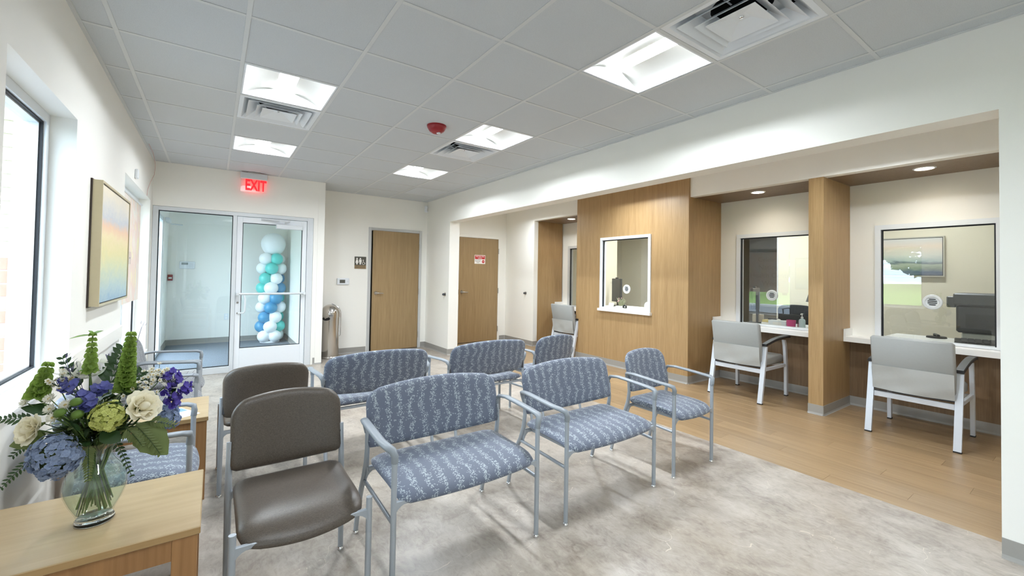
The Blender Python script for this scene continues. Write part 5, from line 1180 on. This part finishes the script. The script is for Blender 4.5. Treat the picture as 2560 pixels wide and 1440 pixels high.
# green button chrysanthemums
for p, lb in zip([(-0.041, -0.09, 0.442), (-0.075, -0.10, 0.415), (-0.036, -0.095, 0.402)], ('green button chrysanthemum highest of the three near the lavender cluster', 'green button chrysanthemum on the left above the blue hydrangea', 'green button chrysanthemum lowest of the three at the centre')):
    f = flower('button_mum', lb); P = Vector(p); n = (outward(p)+Vector((0, 0, 0.5))).normalized(); stem(f, P-n*0.006, 0.002); m = MB(); m.lathe([(0, -0.006), (0.009, -0.005), (0.0145, 0.001), (0.0138, 0.007), (0.009, 0.0115), (0.004, 0.0135), (0, 0.014)], 20); m.xf(frame_to(n, P)); m.build('bloom', 'mum', f, smooth=True)
    m = MB()
    for k in range(22): petal(m, frame_to(n, P) @ Matrix.Rotation(k*0.2856, 4, 'Z') @ Matrix.Translation((0.010, 0, -0.002)), 0.009, 0.004, 0.1, 0.2, 0, 2)
    m.build('rays', 'mum', f, fix=False)
# broad leaves
for p, q, W, mt, lb in (((0.110, -0.06, 0.335), (0.200, -0.065, 0.215), 0.095, 'leaf2', 'broad olive leaf hanging at the lower right of the bouquet'), ((-0.120, -0.03, 0.335), (-0.200, -0.035, 0.318), 0.060, 'leaf2', 'broad olive leaf under the left rose'), ((0.02, -0.08, 0.33), (0.075, -0.115, 0.30), 0.05, 'leaf', 'broad dark leaf below the yellow-green hydrangea'), ((-0.10, 0.0, 0.40), (-0.185, -0.01, 0.432), 0.04, 'leaf', 'pointed dark leaf between the left rose and the outer aster')):
    f = flower('broad_leaf', lb, 'leaf'); stem(f, Vector(p), 0.002); m = MB(); leaf_mesh(m, p, q, W, -0.12, 0.12, 1, 9, Vector((0.1, -0.75, 0.65)).normalized()); m.build('blade', mt, f, smooth=60, fix=False)
# ferny sprigs
def sprig(lb, a, b, mt, n_=12, wl=0.026, W=0.008, cat='greenery', nm='fern_sprig'):
    f = flower(nm, lb, cat); A, B = Vector(a), Vector(b); stem(f, A, 0.0016, 'leaf'); sag = Vector((0, 0, -0.18*(B-A).length)); pts = [A.lerp(B, i/8)+sag*((i/8)**2-(i/8)) for i in range(9)]
    MB().tube(pts, 0.0010, 5).build('rib', 'leaf', f, fix=False); m = MB(); ax = (B-A).normalized(); s = ax.cross(FRONT).normalized(); r_ = random.Random(lb)
    for k in range(n_):
        t = (k+0.7)/n_; i = min(int(t*8), 7); c = pts[i].lerp(pts[i+1], t*8-i)
        for sd in (-1, 1):
            d = (s*sd+ax*0.9+FRONT*r_.uniform(-0.3, 0.3)).normalized(); L = wl*(1.1-0.6*t)*r_.uniform(0.8, 1.15); leaf_mesh(m, c, c+d*L, W*(1.1-0.4*t), 0.2, 0.2, 0, 3, FRONT)
    m.build('leaflets', mt, f, fix=False, kind='stuff')
sprig('dark fern sprig drooping far down at the left edge', (-0.125, -0.03, 0.285), (-0.222, 0.0, 0.172), 'leaf'); sprig('dark sprig reaching out level at the left edge', (-0.155, 0.0, 0.378), (-0.238, 0.03, 0.386), 'leaf', 7, 0.030, 0.010)
sprig('short dark sprig below the level one on the left', (-0.135, 0.0, 0.330), (-0.205, 0.02, 0.262), 'leaf', 9); sprig('olive sprig hanging below the right rose', (0.110, -0.085, 0.335), (0.178, -0.07, 0.215), 'leaf2', 11, 0.034, 0.011)
sprig('olive sprig to the right of the yellow-green hydrangea', (0.085, -0.095, 0.335), (0.128, -0.085, 0.262), 'leaf2', 10, 0.032, 0.010); sprig('olive sprig hanging down over the vase neck at the front', (-0.008, -0.085, 0.290), (-0.006, -0.088, 0.178), 'leaf2', 13, 0.024, 0.009)
sprig('thin dark sprig hanging on the right of the vase neck', (0.055, -0.05, 0.280), (0.098, -0.03, 0.140), 'leaf', 9, 0.020, 0.009); sprig('olive sprig pointing right under the violet cluster', (0.140, -0.05, 0.335), (0.212, -0.03, 0.300), 'leaf2', 9, 0.030, 0.009)
sprig('dark ruscus sprig rising at the top between the two tall bell spikes', (0.020, 0.03, 0.455), (0.052, 0.05, 0.590), 'leaf', 7, 0.062, 0.024, nm='ruscus_sprig'); sprig('dark ruscus sprig leaning right under the thick bell spike', (0.05, 0.0, 0.42), (0.110, 0.02, 0.500), 'leaf', 6, 0.055, 0.020, nm='ruscus_sprig'); sprig('dark ruscus sprig at the upper left behind the lilies', (-0.06, 0.03, 0.45), (-0.108, 0.06, 0.570), 'leaf', 6, 0.04, 0.016, nm='ruscus_sprig')
# filler leaves inside the bouquet: one mass of short leafy sprigs
r_ = random.Random(3)
for k in range(44):
    th_, ph = r_.uniform(0, 2*PI), r_.uniform(0.1, 1.62); R = r_.uniform(0.07, 0.145); c = Vector((R*1.05*math.cos(th_)*math.sin(ph)+0.01, R*0.75*math.sin(th_)*math.sin(ph), 0.325+R*0.95*math.cos(ph)))
    f = flower('leafy_sprig', 'dark green leafy sprig filling the inside of the bouquet', 'greenery'); f['group'] = 'dark leafy sprigs filling the bouquet'
    st = Vector((0.012*math.cos(th_), 0.012*math.sin(th_), 0.245)); MB().tube([Vector((-0.02*math.cos(th_), -0.02*math.sin(th_), 0.05+0.06*r_.random())), st, c], 0.0015, 5).build('stem', 'stem', f, fix=False); m = MB(); d = (c-st).normalized()
    for j in range(7):
        o = d.orthogonal().normalized(); o.rotate(Matrix.Rotation(j*2.4+k, 3, d)); b = st.lerp(c, 0.35+0.1*j); leaf_mesh(m, b, b+(o+d*0.7).normalized()*r_.uniform(0.04, 0.068), 0.022, 0.2, 0.1, 0, 4)
    m.build('leaves', 'leaf' if k % 3 else 'leaf2', f, fix=False)
# thin wispy buds over the top
for a, lb in zip([(-0.092, 0.03, 0.575), (-0.064, 0.02, 0.556), (0.103, 0.05, 0.668), (0.250, 0.05, 0.462)], ('thin bud wisp highest at the upper left', 'thin bud wisp above the top middle lily', 'thin bud wisp sticking out past the thick bell spike', 'thin dark bud wisp at the tip of the violet cluster')):
    f = flower('bud_wisp', lb); A = Vector(a); stem(f, A, 0.0010, 'wisp'); m = MB(); r_ = random.Random(lb)
    for k in range(4):
        c = A+Vector((r_.gauss(0, 0.008), r_.gauss(0, 0.006), r_.gauss(0, 0.008))); leaf_mesh(m, c, c+Vector((r_.gauss(0.006, 0.006), 0, 0.014)), 0.006, 0.3)
    m.build('buds', 'wisp', f, fix=False)
bpy.context.view_layer.update()
